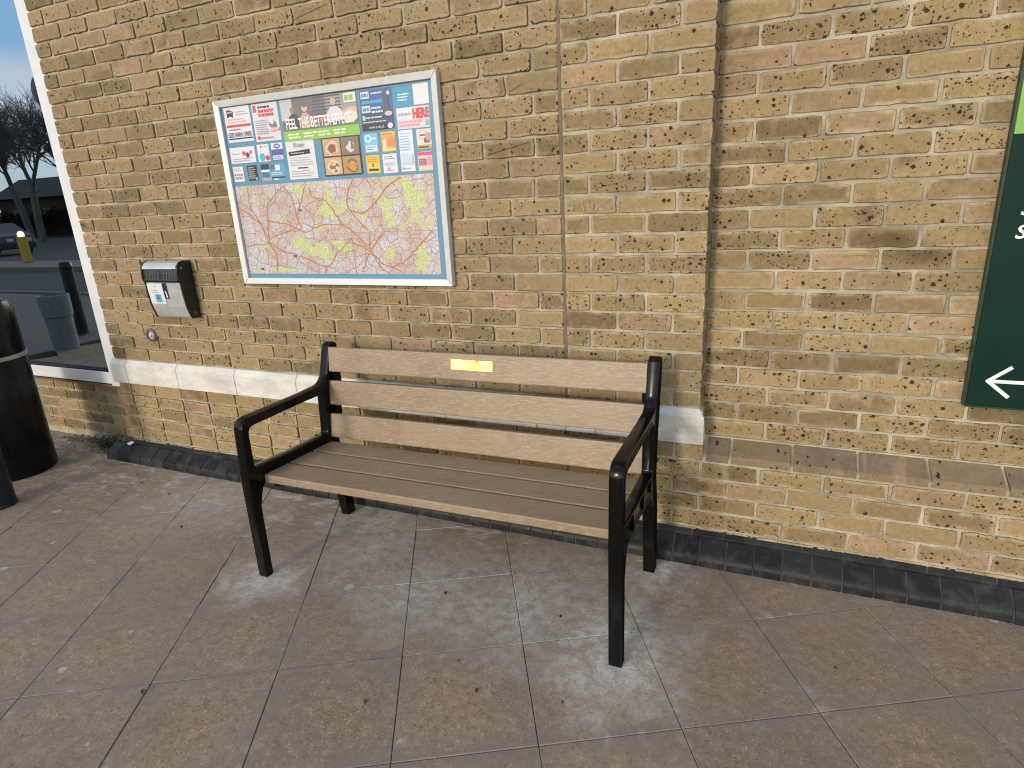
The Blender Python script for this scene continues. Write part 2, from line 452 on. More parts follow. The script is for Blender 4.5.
# shop-window bay: low wall under the window, set back
YW = 0.13
mb = MB()
courses(mb, -6.2, XE + .07, 21, 27, YW, lambda k: -3.2 if k % 2 else -3.3125, rough=1.1)
ww = mb.build('under_window_wall', BRICK, shop, attr=True)
tag(ww, 'low brick wall under the shop window, stained green-grey near the corner')
mortar(-6.2, XE + .09, YW + .006, 0, zk(21) + .003, MORT_A, ww)
q = MB()   # wall returns and core so that nothing is paper-thin
q.box(XE + .007, 4.0, .105, .40, -.2, zk(27) + .001)
q.box(XE + .007, XB - .01, .104, .40, zk(27) - .01, zk(KT))
q.box(XB - .02, 4.0, DREC + .099, .40, zk(27) - .01, zk(KT))
q.box(-6.2, XE + .05, YW + .02, .40, -.2, zk(21) - .012)
q.build('wall_core', MORT_C, shop)
# shop window
WF = simple('white_window_paint', (0.66, .67, .68), .35, var=.05, vscale=9)
ALUDK = simple('dark_gasket', (0.012, .012, .013), .6, spec=.2)
XG = -3.20
mb = MB()
mb.box(XG, XE + .012, .045, .125, .462, 3.05)
mb.box(-6.2, XG - .0005, .062, .125, .468, .548)
mb.box(-6.2, XG - .0005, .062, .125, 2.97, 3.05)
mb.box(-6.2, -6.1, .0625, .1245, .549, 2.969)
win = mb.build('shop_window', WF, shop, bevel=.004)
tag(win, 'tall white framed shop window reflecting bare trees')
mb = MB(); mb.box(XG - .009, XG, .060, .124, .549, 2.97); mb.box(-6.1, XG - .01, .070, .124, .548, .556)
mb.build('gasket', ALUDK, win)
m, nt, b = newmat('window_glass'); T = NT(nt)
nt.nodes.remove(b)
gl = T.n('ShaderNodeBsdfGlossy', i_Roughness=0.0); gl.inputs['Color'].default_value = (.84, .94, 1, 1)
tr = T.n('ShaderNodeBsdfTransparent'); tr.inputs['Color'].default_value = (.62, .68, .66, 1)
fr = T.n('ShaderNodeFresnel', i_IOR=4.4)
mx = T.n('ShaderNodeMixShader'); T.l(fr.outputs[0], mx.inputs[0]); T.l(tr.outputs[0], mx.inputs[1]); T.l(gl.outputs[0], mx.inputs[2])
T.l(mx.outputs[0], nt.nodes['Material Output'].inputs['Surface'])
GLASS = m
mb = MB(); mb.box(-6.1, XG - .008, .098, .106, .55, 2.97)
mb.build('pane', GLASS, win)
mb = MB(); disc_y(mb, -3.205, 2.262, [(.10, .0975), (.10, .086), (.085, .070), (.05, .060), (.01, .057)]); mb.build('round_fitting', ALUDK, win, smooth=True, auto=40)
mb = MB(); mb.box(-6.2, XE - .001, .058, .14, .447, .4615)
mb.build('sill', simple('brown_sill', (0.16, .075, .05), .7, var=.3), win)
q = MB()
q.box(-6.2, XE + .05, 1.9, 2.0, 0, 3.1); q.box(-6.3, -6.2, .13, 2.0, 0, 3.1); q.box(XE + .06, XE + .12, .41, 2.0, 0, 3.1); q.box(-6.2, XE + .05, .41, 1.9, -.1, 0.0)
q.box(-6.2, XE + .05, .13, 2.0, 3.06, 3.12)
q.build('shop_interior', simple('dark_interior', (0.035, .04, .045), .9), shop)
q = MB(); q.box(-6.3, 4.0, -.06, 2.1, zk(KT) + .002, zk(KT) + .2); q.build('roof_edge', simple('roof_trim', (.3, .3, .3), .6), shop)

# black engineering-brick plinth kerb at the foot of the wall
mb = MB()
KX0, KX1 = -3.2, 4.0
kp = []
def kerb_prof(c=0):
    pr = [(-.106 + c, -.02), (-.106 + c, .018)]
    for i in range(7):
        a = R(180 - i * 10); pr.append((-.072 + .034 * math.cos(a) + c, .024 + .034 * math.sin(a) - c))
    pr += [(-.022, .092 - c), (-.022, -.02)]
    return pr
x = .712 - .1088 * 36
while x < KX1:
    a, b_ = max(x, KX0) + .003, x + .1088 - .003
    if b_ > KX0 + .02:
        t = rnd.random(); c = rnd.gauss(0, .0008)
        pr = kerb_prof(0)
        mb.prism_x([(y + c, z + rnd.gauss(0, .0004)) for y, z in pr][::-1], a, b_, 0, (t, 0, 0, 0))
    x += .1088
x = .712 - .2176 * 18 + .07
while x < KX1:
    a, b_ = max(x, KX0 + .04) + .003, x + .2176 - .003
    if b_ > KX0 + .06:
        mb.prism_x([(-.0185, -.02), (.012, -.02), (.012, .122), (-.0185, .099)], a, b_, 0, (rnd.random(), 0, 0, 0))
    x += .2176
kerb = mb.build('kerb', ENG, None, bevel=.0018, attr=True); tag(kerb, kind='structure')
q = MB(); q.prism_x([(y, z) for y, z in kerb_prof(.0035)][::-1], KX0 + .004, KX1); q.prism_x([(-.0155, -.02), (.010, -.02), (.010, .1185), (-.0155, .0985)], KX0 + .05, KX1)
o = q.build('kerb_mortar', ENGMORT); tag(o, kind='structure')

# ------------------------------------------------------------------ ground
def paving_mat():
    m, nt, b = newmat('concrete_paving'); T = NT(nt); pos = T.pos()
    at = T.n('ShaderNodeAttribute', attribute_name='bk'); sp = T.n('ShaderNodeSeparateColor'); T.l(at.outputs['Color'], sp.inputs[0])
    edge = at.outputs['Alpha']
    n1 = T.noise(pos, 2.4, 5, .62, .4); n2 = T.noise(pos, 28, 5, .65); n3 = T.noise(pos, 160, 3, .7)
    c = T.mix(sp.outputs[0], (0.268, .198, .138), (0.325, .240, .165))
    # aggregate specks, light and dark
    vo = T.n('ShaderNodeTexVoronoi', i_Scale=125); T.l(pos, vo.inputs['Vector'])
    vs = T.n('ShaderNodeSeparateColor'); T.l(vo.outputs['Color'], vs.inputs[0])
    c = T.mix(T.math('MULTIPLY', T.ramp(vs.outputs[0], .50, 1.0, 0, .75), T.ramp(vo.outputs['Distance'], .2, .6, 1, 0)), c, (0.56, .44, .31))
    c = T.mix(T.math('MULTIPLY', T.ramp(vs.outputs[1], .55, 1.0, 0, .8), T.ramp(vo.outputs['Distance'], .2, .6, 1, 0)), c, (0.085, .058, .04))
    vm = T.n('ShaderNodeVectorMath', operation='SCALE'); T.l(c, vm.inputs[0]); T.l(T.ramp(n2.outputs['Fac'], .3, .7, .74, 1.22), vm.inputs['Scale']); c = vm.outputs[0]
    # traffic grime: grey bloom in patches and along the slab edges
    gr = T.ramp(n1.outputs['Fac'], .45, .68, 0, .5)
    eg = T.math('MULTIPLY', edge, T.ramp(T.noise(pos, 6, 4, .6).outputs['Fac'], .36, .62, .15, .95))
    c = T.mix(T.math('MAXIMUM', gr, eg, clamp=True), c, (0.225, .192, .160))
    dk = T.ramp(T.noise(pos, 3.7, 5, .65).outputs['Fac'], .54, .72, 0, .5)
    c = T.mix(dk, c, (0.185, .142, .102))
    # white scuffed bloom round the bench feet and between its legs
    wob = T.math('MULTIPLY', T.math('SUBTRACT', T.noise(pos, 7, 6, .7, .3).outputs['Fac'], .5), .42)
    wear = None
    for (cx, cy, rr, a) in WEAR:
        vd = T.n('ShaderNodeVectorMath', operation='DISTANCE'); T.l(pos, vd.inputs[0]); vd.inputs[1].default_value = (cx, cy, 0)
        f = T.ramp(T.math('ADD', vd.outputs['Value'], wob), rr * .10, rr * 1.15, a, 0)
        wear = f if wear is None else T.math('MAXIMUM', wear, f)
    wn = T.noise(T.scaled(pos, (1, 1, 1)), 20, 8, .74, .15); wn2 = T.noise(pos, 150, 4, .75)
    wf = T.math('MULTIPLY', wear, T.ramp(T.math('ADD', T.math('MULTIPLY', wn.outputs['Fac'], .55), T.math('MULTIPLY', wn2.outputs['Fac'], .45)), .44, .57, .10, 1.0))
    # fainter whitish streaks near the wall (rain splash line)
    sy = T.n('ShaderNodeSeparateXYZ'); T.l(pos, sy.inputs[0])
    nw = T.math('MULTIPLY', T.ramp(sy.outputs[1], -.85, -.15, 0, .75), T.ramp(T.noise(T.scaled(pos, (.6, 1.4, 1)), 12, 6, .7, .8).outputs['Fac'], .50, .66, 0, .8))
    lt = T.math('MULTIPLY', T.ramp(sy.outputs[0], .3, -.2, 0, 1), nw)
    wf = T.math('MAXIMUM', wf, lt)
    wf = T.math('MAXIMUM', wf, T.math('MULTIPLY', T.math('MULTIPLY', edge, edge), T.ramp(T.noise(pos, 11, 4, .6).outputs['Fac'], .55, .70, 0, .26)))
    c = T.mix(T.math('MULTIPLY', wear, T.ramp(n2.outputs['Fac'], .3, .6, .35, .72)), c, (0.36, .325, .285))
    c = T.mix(wf, c, (0.66, .63, .59))
    # old chewing gum
    vg = T.n('ShaderNodeTexVoronoi', voronoi_dimensions='2D', i_Scale=3.1); T.l(T.mix(.03, pos, T.noise(pos, 20, 2).outputs['Color']), vg.inputs['Vector'])
    vgs = T.n('ShaderNodeSeparateColor'); T.l(vg.outputs['Color'], vgs.inputs[0])
    gum = T.math('MULTIPLY', T.math('GREATER_THAN', vgs.outputs[0], .52), T.math('LESS_THAN', vg.outputs['Distance'], T.math('ADD', T.math('MULTIPLY', vgs.outputs[1], .05), .015)))
    c = T.mix(T.math('MULTIPLY', gum, .75), c, (0.44, .43, .41))
    T.l(c, b.inputs['Base Color'])
    T.l(T.ramp(n1.outputs['Fac'], .35, .65, .62, .85), b.inputs['Roughness'])
    b.inputs['Specular IOR Level'].default_value = .35
    h = T.math('ADD', T.math('MULTIPLY', n3.outputs['Fac'], .6), T.math('MULTIPLY', n2.outputs['Fac'], .6))
    T.bump(h, .5, .0025, b)
    return m
WEAR = [(.42, -.80, .24, 1.0), (.36, -.62, .30, .8), (.0, -.52, .42, .75), (-.42, -.55, .42, .65), (-.80, -.40, .40, .7), (-1.15, -.80, .20, .9), (-.95, -.22, .34, .75), (.43, -.20, .2, .9), (.15, -.35, .4, .5), (-2.0, -.3, .5, .35)]
PAVE = paving_mat()
GROUT = mortar_mat('dirty_joint_sand', (0.045, .036, .028))
TH, SS = 0.4967, 0.4327
ea = Vector((math.cos(TH), math.sin(TH))); eb = Vector((math.sin(TH), -math.cos(TH))); og = Vector((-1.0625, -1.4125))
mb = MB()
for rw in range(-12, 14):
    for cc in range(-16, 16):
        p = og + ea * (cc + .5) * SS + eb * (rw + .5) * SS
        if p.y > .75 or p.y < -5.2 or p.x < -7 or p.x > 5: continue
        t = min(1, max(0, rnd.gauss(.5, .28))); g = rnd.uniform(.0005, .0016)
        vs = []; at = []
        cl_ = lambda v: max(-.0011, min(.0011, v)); dz = cl_(rnd.gauss(0, .0006)); tx = cl_(rnd.gauss(0, .0007)); ty = cl_(rnd.gauss(0, .0007))
        hw = SS / 2
        for ins, z, e in ((g, -.012, 1), (g, -.0018, 1), (g + .0018, 0, 1), (.040, 0, .6), (.13, 0, 0)):
            for sx, sy in ((-1, -1), (1, -1), (1, 1), (-1, 1)):
                q2 = p + ea * sx * (hw - ins) + eb * -sy * (hw - ins)
                vs.append((q2.x, q2.y, z + dz + tx * sx + ty * sy)); at.append((t, 0, 0, e))
        fs = []
        for k in range(4):
            for i in range(4):
                j = (i + 1) % 4; fs.append((k*4+i, k*4+j, k*4+4+j, k*4+4+i))
        fs.append((16, 17, 18, 19))
        mb.add(vs, fs, 0, at)
        if rnd.random() < .0: pass
pav = mb.build('pavement', PAVE, None, attr=True); tag(pav, kind='structure')
mb = MB(); mb.box(-7.3, 5.3, -5.4, 1.2, -.1, -.0055)
o = mb.build('pavement_bedding', GROUT); tag(o, kind='structure')

# ------------------------------------------------------------------ bench
BLACK = simple('black_gloss_paint', (0.003, 0.003, 0.0034), .17, var=.05, vscale=20, spec=.2)
def wood_mat():
    m, nt, b = newmat('weathered_slat'); T = NT(nt)
    tc = T.n('ShaderNodeTexCoord').outputs['Object']
    oi = T.n('ShaderNodeObjectInfo').outputs['Random']
    ad = T.n('ShaderNodeVectorMath', operation='ADD'); cb = T.n('ShaderNodeCombineXYZ'); T.l(T.math('MULTIPLY', oi, 17), cb.inputs[0]); T.l(T.math('MULTIPLY', oi, 3), cb.inputs[2])
    T.l(tc, ad.inputs[0]); T.l(cb.outputs[0], ad.inputs[1]); v = ad.outputs[0]
    g1 = T.noise(T.scaled(v, (26, 210, 210)), 1.0, 5, .65, .5); g2 = T.noise(T.scaled(v, (50, 420, 420)), 1.0, 3, .6); n1 = T.noise(v, 3.5, 4, .6)
    c = T.mix(T.ramp(n1.outputs['Fac'], .35, .65, 0, 1), (0.235, .166, .104), (0.285, .208, .138))
    c = T.mix(T.ramp(g1.outputs['Fac'], .48, .64, 0, .75), c, (0.385, .302, .228))
    c = T.mix(T.ramp(g2.outputs['Fac'], .55, .68, 0, .7), c, (0.20, .125, .085))
    T.l(c, b.inputs['Base Color']); b.inputs['Roughness'].default_value = .42
    T.bump(T.math('ADD', g1.outputs['Fac'], g2.outputs['Fac']), .35, .0012, b)
    return m
WOOD = wood_mat()
bench = empty('park_bench', (-.37, -.45, 0), 'black cast metal bench with weathered brown slats and a brass plaque against the brick wall', 'bench')
def rounded(pts):
    """pts: (y, z, r) -> polyline with rounded corners"""
    out = []; n = len(pts)
    for i in range(n):
        p = Vector(pts[i][:2]); r = pts[i][2]; a = Vector(pts[i-1][:2]); c = Vector(pts[(i+1) % n][:2])
        if r <= 0: out.append(p); continue
        u = (a - p); w_ = (c - p); lu, lw = u.length, w_.length; u.normalize(); w_.normalize()
        ang = u.angle(w_); d = min(r / math.tan(ang / 2), lu * .48, lw * .48)
        p0 = p + u * d; p1 = p + w_ * d
        for k in range(8):
            t = k / 7; out.append(p0 * (1-t)**2 + p * 2*t*(1-t) + p1 * t*t)
    return out
outer = rounded([(-.790, 0, 0), (-.752, 0, 0), (-.747, .33, .10), (-.715, .435, .07), (-.55, .425, .1), (-.30, .398, .12), (-.255, .33, .12), (-.215, 0, 0), (-.158, 0, 0), (-.172, .30, .1), (-.212, .46, .12), (-.185, .63, .1), (-.157, .76, .1), (-.126, .908, .016), (-.150, .924, .016), (-.182, .912, .014), (-.228, .768, .06), (-.262, .735, .06), (-.40, .731, .2), (-.772, .737, .055), (-.788, .45, .1)])
hole = rounded([(-.744, .512, .022), (-.742, .695, .035), (-.40, .694, .2), (-.262, .690, .03), (-.277, .486, .016), (-.50, .492, .1)])
def side_frame(xc, zs, flip):
    cu = bpy.data.curves.new('side_frame', 'CURVE'); cu.dimensions = '2D'; cu.fill_mode = 'BOTH'
    cu.extrude = .0205; cu.bevel_depth = .0028; cu.bevel_resolution = 1; cu.offset = -.0028
    for loop in (outer, hole):
        s = cu.splines.new('POLY'); s.points.add(len(loop) - 1); s.use_cyclic_u = True
        for pt, q_ in zip(s.points, loop): pt.co = (q_.x, q_.y, 0, 1)
    t = bpy.data.objects.new('tmp', cu); COL.objects.link(t)
    dg = bpy.context.evaluated_depsgraph_get(); dg.update()
    me = bpy.data.meshes.new_from_object(t.evaluated_get(dg)); bpy.data.objects.remove(t)
    bm = bmesh.new(); bm.from_mesh(me)
    bmesh.ops.remove_doubles(bm, verts=bm.verts, dist=1e-5)
    # channel pressed into the outward face
    bm.normal_update()
    side = [f for f in bm.faces if f.normal.z * flip > .99 and abs(abs(f.calc_center_median().z) - .0233) < .002]
    if side:
        bmesh.ops.inset_region(bm, faces=side, thickness=.0065, depth=0, use_even_offset=True)
        for v in {v for f in side for v in f.verts}: v.co.z -= .008 * flip
    for v in bm.verts:
        y, z, x_ = v.co.x, v.co.y, v.co.z
        v.co = (x_, y, z * zs)
    bmesh.ops.recalc_face_normals(bm, faces=bm.faces)
    bm.to_mesh(me); bm.free()
    me.materials.clear(); me.materials.append(BLACK)
    o = bpy.data.objects.new('side_frame', me); COL.objects.link(o)
    o.parent = bench; o.location = Vector((xc, 0, 0)) - bench.location
    # stiffening ribs across the rail's channel, bolt heads, foot pads
    xo = xc + flip * .0145
    for yy in (-.62, -.45, -.315):
        q = MB(); q.box(min(xo, xo + flip * .0095), max(xo, xo + flip * .0095), yy - .0035, yy + .0035, .425 * zs, .490 * zs)
        q.build('rib', BLACK, o)
    for y0_, y1_ in ((-.786, -.756), (-.212, -.162)):
        q = MB(); q.box(xc - .0225, xc + .0225, y0_, y1_, -.001, .004); q.build('foot_pad', BLACK, o)
    # lugs carrying the back slats
    xi = xc - flip * .0225
    for zc in (.60, .76):
        q = MB()
        yy = -.262 + (zc - .46) * .16 + .034
        q.box(min(xi, xi - flip * .02), max(xi, xi - flip * .02), yy - .012, yy + .03, (zc - .04) * zs, (zc + .04) * zs)
        q.build('slat_lug', BLACK, o, bevel=.002)
    q = MB(); q.box(min(xi, xi - flip * .022), max(xi, xi - flip * .022), -.66, -.28, .385 * zs, .412 * zs)
    q.build('seat_bearer', BLACK, o, bevel=.002)
    return o
XL, XR = -1.160, .4165
side_frame(XL, .988, -1); side_frame(XR, 1.006, 1)
def slat(name, prof, wob):
    q = MB(); n = 24; x0, x1 = XL + .0235, XR - .0235
    np_ = len(prof); vs = []; fs = []
    for i in range(n + 1):
        xx = x0 + (x1 - x0) * i / n; dz = .0105 * (xx + .37) + wob * math.sin(i * .13 + wob * 900)
        for y, z in prof: vs.append((xx, y + wob * .5 * math.sin(i * .2), z + dz))
    for i in range(n):
        for k in range(np_):
            k2 = (k + 1) % np_; fs.append((i*np_+k, (i+1)*np_+k, (i+1)*np_+k2, i*np_+k2))
    fs.append(tuple(range(np_))); fs.append(tuple(n*np_ + k for k in range(np_))[::-1])
    q.add(vs, fs)
    o = q.build(name, WOOD, bench)
    bm = bmesh.new(); bm.from_mesh(o.data); bmesh.ops.recalc_face_normals(bm, faces=bm.faces); bm.to_mesh(o.data); bm.free()
    return o
def slat_profile(p0, p1, th, r=.006):
    """p0 lower/front edge, p1 upper/back edge of the show face; thickness goes to the right of p0->p1"""
    a = Vector(p0); b_ = Vector(p1); d = (b_ - a).normalized(); nn = Vector((d.y, -d.x)) * th
    c = [a, b_, b_ + nn, a + nn]; out = []
    for i in range(4):
        p = c[i]; u = (c[i-1] - p).normalized(); w_ = (c[(i+1) % 4] - p).normalized()
        for t in (0, .33, .67, 1): out.append(tuple((p + u * r) * (1-t)**2 + p * 2*t*(1-t) + (p + w_ * r) * t*t))
    return out
yb = lambda z: -.262 + (z - .46) * .16
backs = []
for z0, z1 in ((.463, .580), (.624, .741), (.784, .901)):
    backs.append(slat('back_slat', slat_profile((yb(z0), z0), (yb(z1), z1), .030), .0006))
for y0, y1 in ((-.702, -.562), (-.548, -.409), (-.395, -.262)):
    zz = lambda y: .462 - (y + .70) * .045
    slat('seat_slat', slat_profile((y0, zz(y0)), (y1, zz(y1)), .036), .0005)
BRASS = simple('worn_brass', (0.62, .54, .33), .10, metal=1.0, var=.12, vscale=26)
zc0, zc1 = .832, .876
q = MB(); d = .0035
x0, x1 = -.463, -.262
zoff = .0105 * .02
q.add([(x0, yb(zc0) - d, zc0), (x1, yb(zc0) - d, zc0), (x1, yb(zc1) - d, zc1), (x0, yb(zc1) - d, zc1), (x0, yb(zc0) + .002, zc0), (x1, yb(zc0) + .002, zc0), (x1, yb(zc1) + .002, zc1), (x0, yb(zc1) + .002, zc1)],
      [(0,1,2,3),(0,4,5,1),(1,5,6,2),(2,6,7,3),(3,7,4,0),(4,7,6,5)])
pq = q.build('plaque', BRASS, backs[2]); tag(pq, 'small blank-looking brass plaque on the top slat')
for xx in (-.452, -.273):
    q = MB(); q.tube((xx, yb(.854) - d - .0015, .854), (xx, yb(.854), .854), .003, .003, 8); q.build('screw', BRASS, backs[2])

# ------------------------------------------------------------------ notice board
def card_mat(name, col, rough=.45): return simple(name, col, rough, var=.03, vscale=8)
PM = {}
def pm(col):
    k = tuple(round(c, 3) for c in col)
    if k not in PM: PM[k] = card_mat('print_%d' % len(PM), k)
    return PM[k]
WHITE = (.66, .67, .70); BLUE = (.10, .25, .37); RED = (.62, .07, .08); BLK = (.03, .03, .035); GRN = (.25, .48, .09); GREY = (.35, .36, .38)
ALU = simple('white_aluminium', (.60, .61, .61), .38, metal=.15, var=.04)
BX0, BX1, BZ0, BZ1 = -1.772, -.518, 1.168, 2.054
board = empty('notice_board', ((BX0 + BX1) / 2, 0, BZ0), 'white framed notice board with adverts above a pale street map', 'notice board')
W_ = .030; YF = -.034
mb = MB()
def mitre(a, b_, c, d_):   # quad in (x,z): outer edge a-b, inner edge d-c ; extruded, sloped face
    def P(p, y): return (p[0], y, p[1])
    mb.add([P(a, YF), P(b_, YF), P(c, YF + .006), P(d_, YF + .006), P(a, -.001), P(b_, -.001), P(c, -.001), P(d_, -.001)],
           [(0,1,2,3), (7,6,5,4), (0,4,5,1), (1,5,6,2), (2,6,7,3), (3,7,4,0)])
e = .0004
o4 = [(BX0, BZ0), (BX1, BZ0), (BX1, BZ1), (BX0, BZ1)]; i4 = [(BX0+W_, BZ0+W_), (BX1-W_, BZ0+W_), (BX1-W_, BZ1-W_), (BX0+W_, BZ1-W_)]
for k in range(4):
    a, b_ = o4[k], o4[(k+1) % 4]; d_, c = i4[k], i4[(k+1) % 4]
    ax = Vector((b_[0]-a[0], b_[1]-a[1])).normalized() * e
    mitre((a[0]+ax.x, a[1]+ax.y), (b_[0]-ax.x, b_[1]-ax.y), (c[0]-ax.x, c[1]-ax.y), (d_[0]+ax.x, d_[1]+ax.y))
fr_ = mb.build('frame', ALU, board)
bm = bmesh.new(); bm.from_mesh(fr_.data); bmesh.ops.recalc_face_normals(bm, faces=bm.faces); bmesh.ops.bevel(bm, geom=[e_ for e_ in bm.edges if e_.calc_face_angle(0) > .7], offset=.0015, segments=1, affect='EDGES'); bm.to_mesh(fr_.data); bm.free()
YB = -.014
mb = MB(); mb.box(BX0 + .01, BX1 - .01, YB, -.002, BZ0 + .01, BZ1 - .01)
mb.build('backing_panel', pm(BLUE), board)

class Card(MB):
    """flat printed sheet: layers of shapes, each a hair in front of the last"""
    def __init__(s, x0, z1, x1, z0, col):
        MB.__init__(s); s.cols = []; s.lev = 0; s.x0, s.x1, s.z0, s.z1 = x0, x1, z0, z1; s.w = x1 - x0; s.h = z1 - z0
        s.box(x0, x1, YB - .0008, YB, z0, z1, s.ci(col))
    def ci(s, col):
        if col not in s.cols: s.cols.append(col)
        return s.cols.index(col)
    def X(s, u): return s.x0 + u * s.w
    def Z(s, v): return s.z1 - v * s.h
    def pts(s, p, col):
        s.lev += 1; y = YB - .0008 - .00006 * s.lev
        P = [(s.X(u), y, s.Z(v)) for u, v in p]
        A = sum(P[i][0]*P[(i+1) % len(P)][2] - P[(i+1) % len(P)][0]*P[i][2] for i in range(len(P)))
        if A < 0: P = P[::-1]
        s.poly(P, s.ci(col))
    def rect(s, u0, v0, u1, v1, col): s.pts([(u0, v1), (u1, v1), (u1, v0), (u0, v0)], col)
    def ell(s, u, v, ru, rv, col, n=18, wob=0):
        s.pts([(u + ru * (1 + wob * math.sin(3 * t + u * 40)) * math.cos(t), v + rv * (1 + wob * math.cos(2 * t + v * 30)) * math.sin(t)) for t in [2 * math.pi * i / n for i in range(n)]], col)
    def lines(s, u0, u1, v0, v1, n, col, fill=.45, ragged=.25):
        for i in range(n):
            v = v0 + (v1 - v0) * (i + .5) / n; h = (v1 - v0) / n * fill / 2
            # broken into word-like dashes
            u = u0; ue = u1 - rnd.random() * ragged * (u1 - u0)
            while u < ue - .02:
                l_ = min(rnd.uniform(.05, .14), ue - u); s.rect(u, v - h, u + l_ * .85, v + h, col); u += l_
    def done(s, name, label=None):
        o = s.build(name, [pm(c) for c in s.cols], board)
        if label: o['label'] = label
        return o

def text(s, x0, x1, z0, z1, y, mat, parent, bold=.0, name='lettering', shear=0, spacing=1.0, axis='Y'):
    cu = bpy.data.curves.new(name, 'FONT'); cu.body = s; cu.offset = bold; cu.shear = shear; cu.space_character = spacing
    cu.resolution_u = 3
    t = bpy.data.objects.new('tmp', cu); COL.objects.link(t)
    dg = bpy.context.evaluated_depsgraph_get(); dg.update()
    me = bpy.data.meshes.new_from_object(t.evaluated_get(dg)); bpy.data.objects.remove(t)
    xs = [v.co.x for v in me.vertices]; ys = [v.co.y for v in me.vertices]
    sx = (x1 - x0) / (max(xs) - min(xs)); sy = (z1 - z0) / (max(ys) - min(ys)); mx_, my_ = min(xs), min(ys)
    off = Vector((0, 0, 0)); p = parent
    while p is not None: off += p.location; p = p.parent
    for v in me.vertices:
        v.co = Vector((x0 + (v.co.x - mx_) * sx, y, z0 + (v.co.y - my_) * sy)) - off
    me.materials.clear(); me.materials.append(mat)
    o = bpy.data.objects.new(name, me); COL.objects.link(o); o.parent = parent
    return o
def ctext(card, o, s, u0, u1, v0, v1, col, bold=.02, **k):
    return text(s, card.X(u0), card.X(u1), card.Z(v1), card.Z(v0), YB - .0012 - .00006 * (card.lev + 2), pm(col), o, bold, **k)

c = Card(-1.727, 2.021, -1.562, 1.862, WHITE)
c.ell(.22, .17, .14, .10, BLK, 14, .15); c.rect(.08, .12, .34, .17, GREY); c.ell(.14, .25, .04, .05, BLK); c.ell(.31, .25, .04, .05, BLK)
c.lines(.45, .95, .12, .26, 2, GREY); c.lines(.1, .9, .32, .46, 2, (.70, .35, .36)); c.rect(.04, .50, .97, .57, RED); c.lines(.1, .6, .6, .68, 1, (.6, .2, .2)); c.rect(.03, .885, .99, .92, BLK)
o = c.done('advert'); ctext(c, o, '020 8404 5900', .06, .95, .72, .86, BLK, .0)
c = Card(-1.547, 2.020, -1.389, 1.853, (.62, .62, .66))
c.rect(.05, .04, .17, .22, RED); c.lines(.24, .75, .06, .14, 1, BLK, .7); c.lines(.24, .88, .15, .36, 2, RED, .75, .1); c.lines(.08, .62, .42, .82, 7, GREY); c.lines(.2, .8, .87, .95, 1, GREY)
c.ell(.76, .58, .13, .10, (.2, .2, .24), 14, .1); c.pts([(.55, .72), (.75, .66), (.98, .66), (.98, .74), (.7, .77)], (.66, .42, .33)); c.ell(.74, .5, .07, .07, WHITE)
c.ell(.14, .9, .05, .05, RED)
c.done('advert')
# big banner
c = Card(-1.371, 2.021, -.935, 1.840, (.16, .16, .17))
c.rect(0, 0, .16, .5, (.48, .5, .52)); c.rect(.60, .02, .99, .62, (.30, .31, .33))
for i in range(7): c.rect(.42 + .02 * (i % 2), .03 + i * .075, .80, .06 + i * .075, (.10, .10, .12))
c.pts([(.10, .70), (.10, .42), (.16, .34), (.22, .40), (.24, .70)], (.07, .07, .08)); c.ell(.16, .27, .035, .08, (.34, .2, .15))
c.pts([(.26, .72), (.25, .5), (.29, .36), (.35, .36), (.39, .46), (.41, .70)], (.55, .36, .29)); c.ell(.325, .24, .04, .10, (.60, .40, .31)); c.ell(.33, .17, .04, .06, (.25, .13, .08))
c.pts([(.62, .66), (.60, .46), (.66, .30), (.74, .29), (.80, .40), (.82, .62)], (.60, .60, .64)); c.ell(.70, .18, .035, .085, (.58, .38, .30))
c.pts([(.40, .56), (.62, .50), (.62, .58), (.42, .64)], (.62, .18, .14)); c.pts([(.78, .46), (.90, .34), (.99, .36), (.99, .62), (.80, .62)], (.70, .40, .34)); c.ell(.90, .56, .09, .14, (.72, .60, .58))
c.rect(.84, .03, .99, .24, (.68, .70, .68)); c.lines(.85, .98, .06, .22, 1, GRN, .8, .05)
c.rect(0, .755, 1, 1, GRN)
for u in (.06, .27, .47, .67): c.lines(u, u + .19, .80, .95, 2, (.70, .78, .60), .5)
o = c.done('advert', 'wide gym banner reading FEEL THE BETTER EFFECT over a green strip')
ctext(c, o, 'FEEL THE BETTER EFFECT.', .055, .94, .46, .715, (.86, .86, .84), .018, spacing=1.0)
c = Card(-.920, 2.014, -.752, 1.851, (.05, .14, .33))
c.rect(0, .55, 1, 1, (.05, .08, .14)); c.rect(.04, .03, .30, .20, (.6, .63, .66)); c.rect(.04, .38, .30, .55, (.6, .63, .66)); c.lines(.06, .28, .06, .18, 1, BLUE, .7, 0); c.lines(.06, .28, .41, .53, 1, BLUE, .7, 0)
c.lines(.36, .9, .05, .13, 1, (.6, .63, .7)); c.rect(.06, .26, .7, .33, (.10, .32, .55)); c.lines(.34, .72, .40, .60, 2, (.6, .63, .7)); c.rect(.04, .62, .13, .74, (.5, .54, .6)); c.lines(.16, .7, .64, .72, 1, (.6, .63, .7))
c.lines(.04, .9, .76, .82, 1, (.5, .54, .6)); c.pts([(.70, .66), (.76, .36), (.70, .1), (.8, .04), (.9, .1), (.88, .35), (.96, .66)], (.10, .10, .14)); c.ell(.86, .62, .12, .06, (.5, .5, .54)); c.ell(.90, .12, .05, .05, WHITE)
c.rect(0, .84, .74, 1, BLK); c.ell(.88, .92, .08, .07, WHITE)
o = c.done('advert'); ctext(c, o, 'www.it-uk.uk', .22, .70, .88, .96, WHITE, .0)
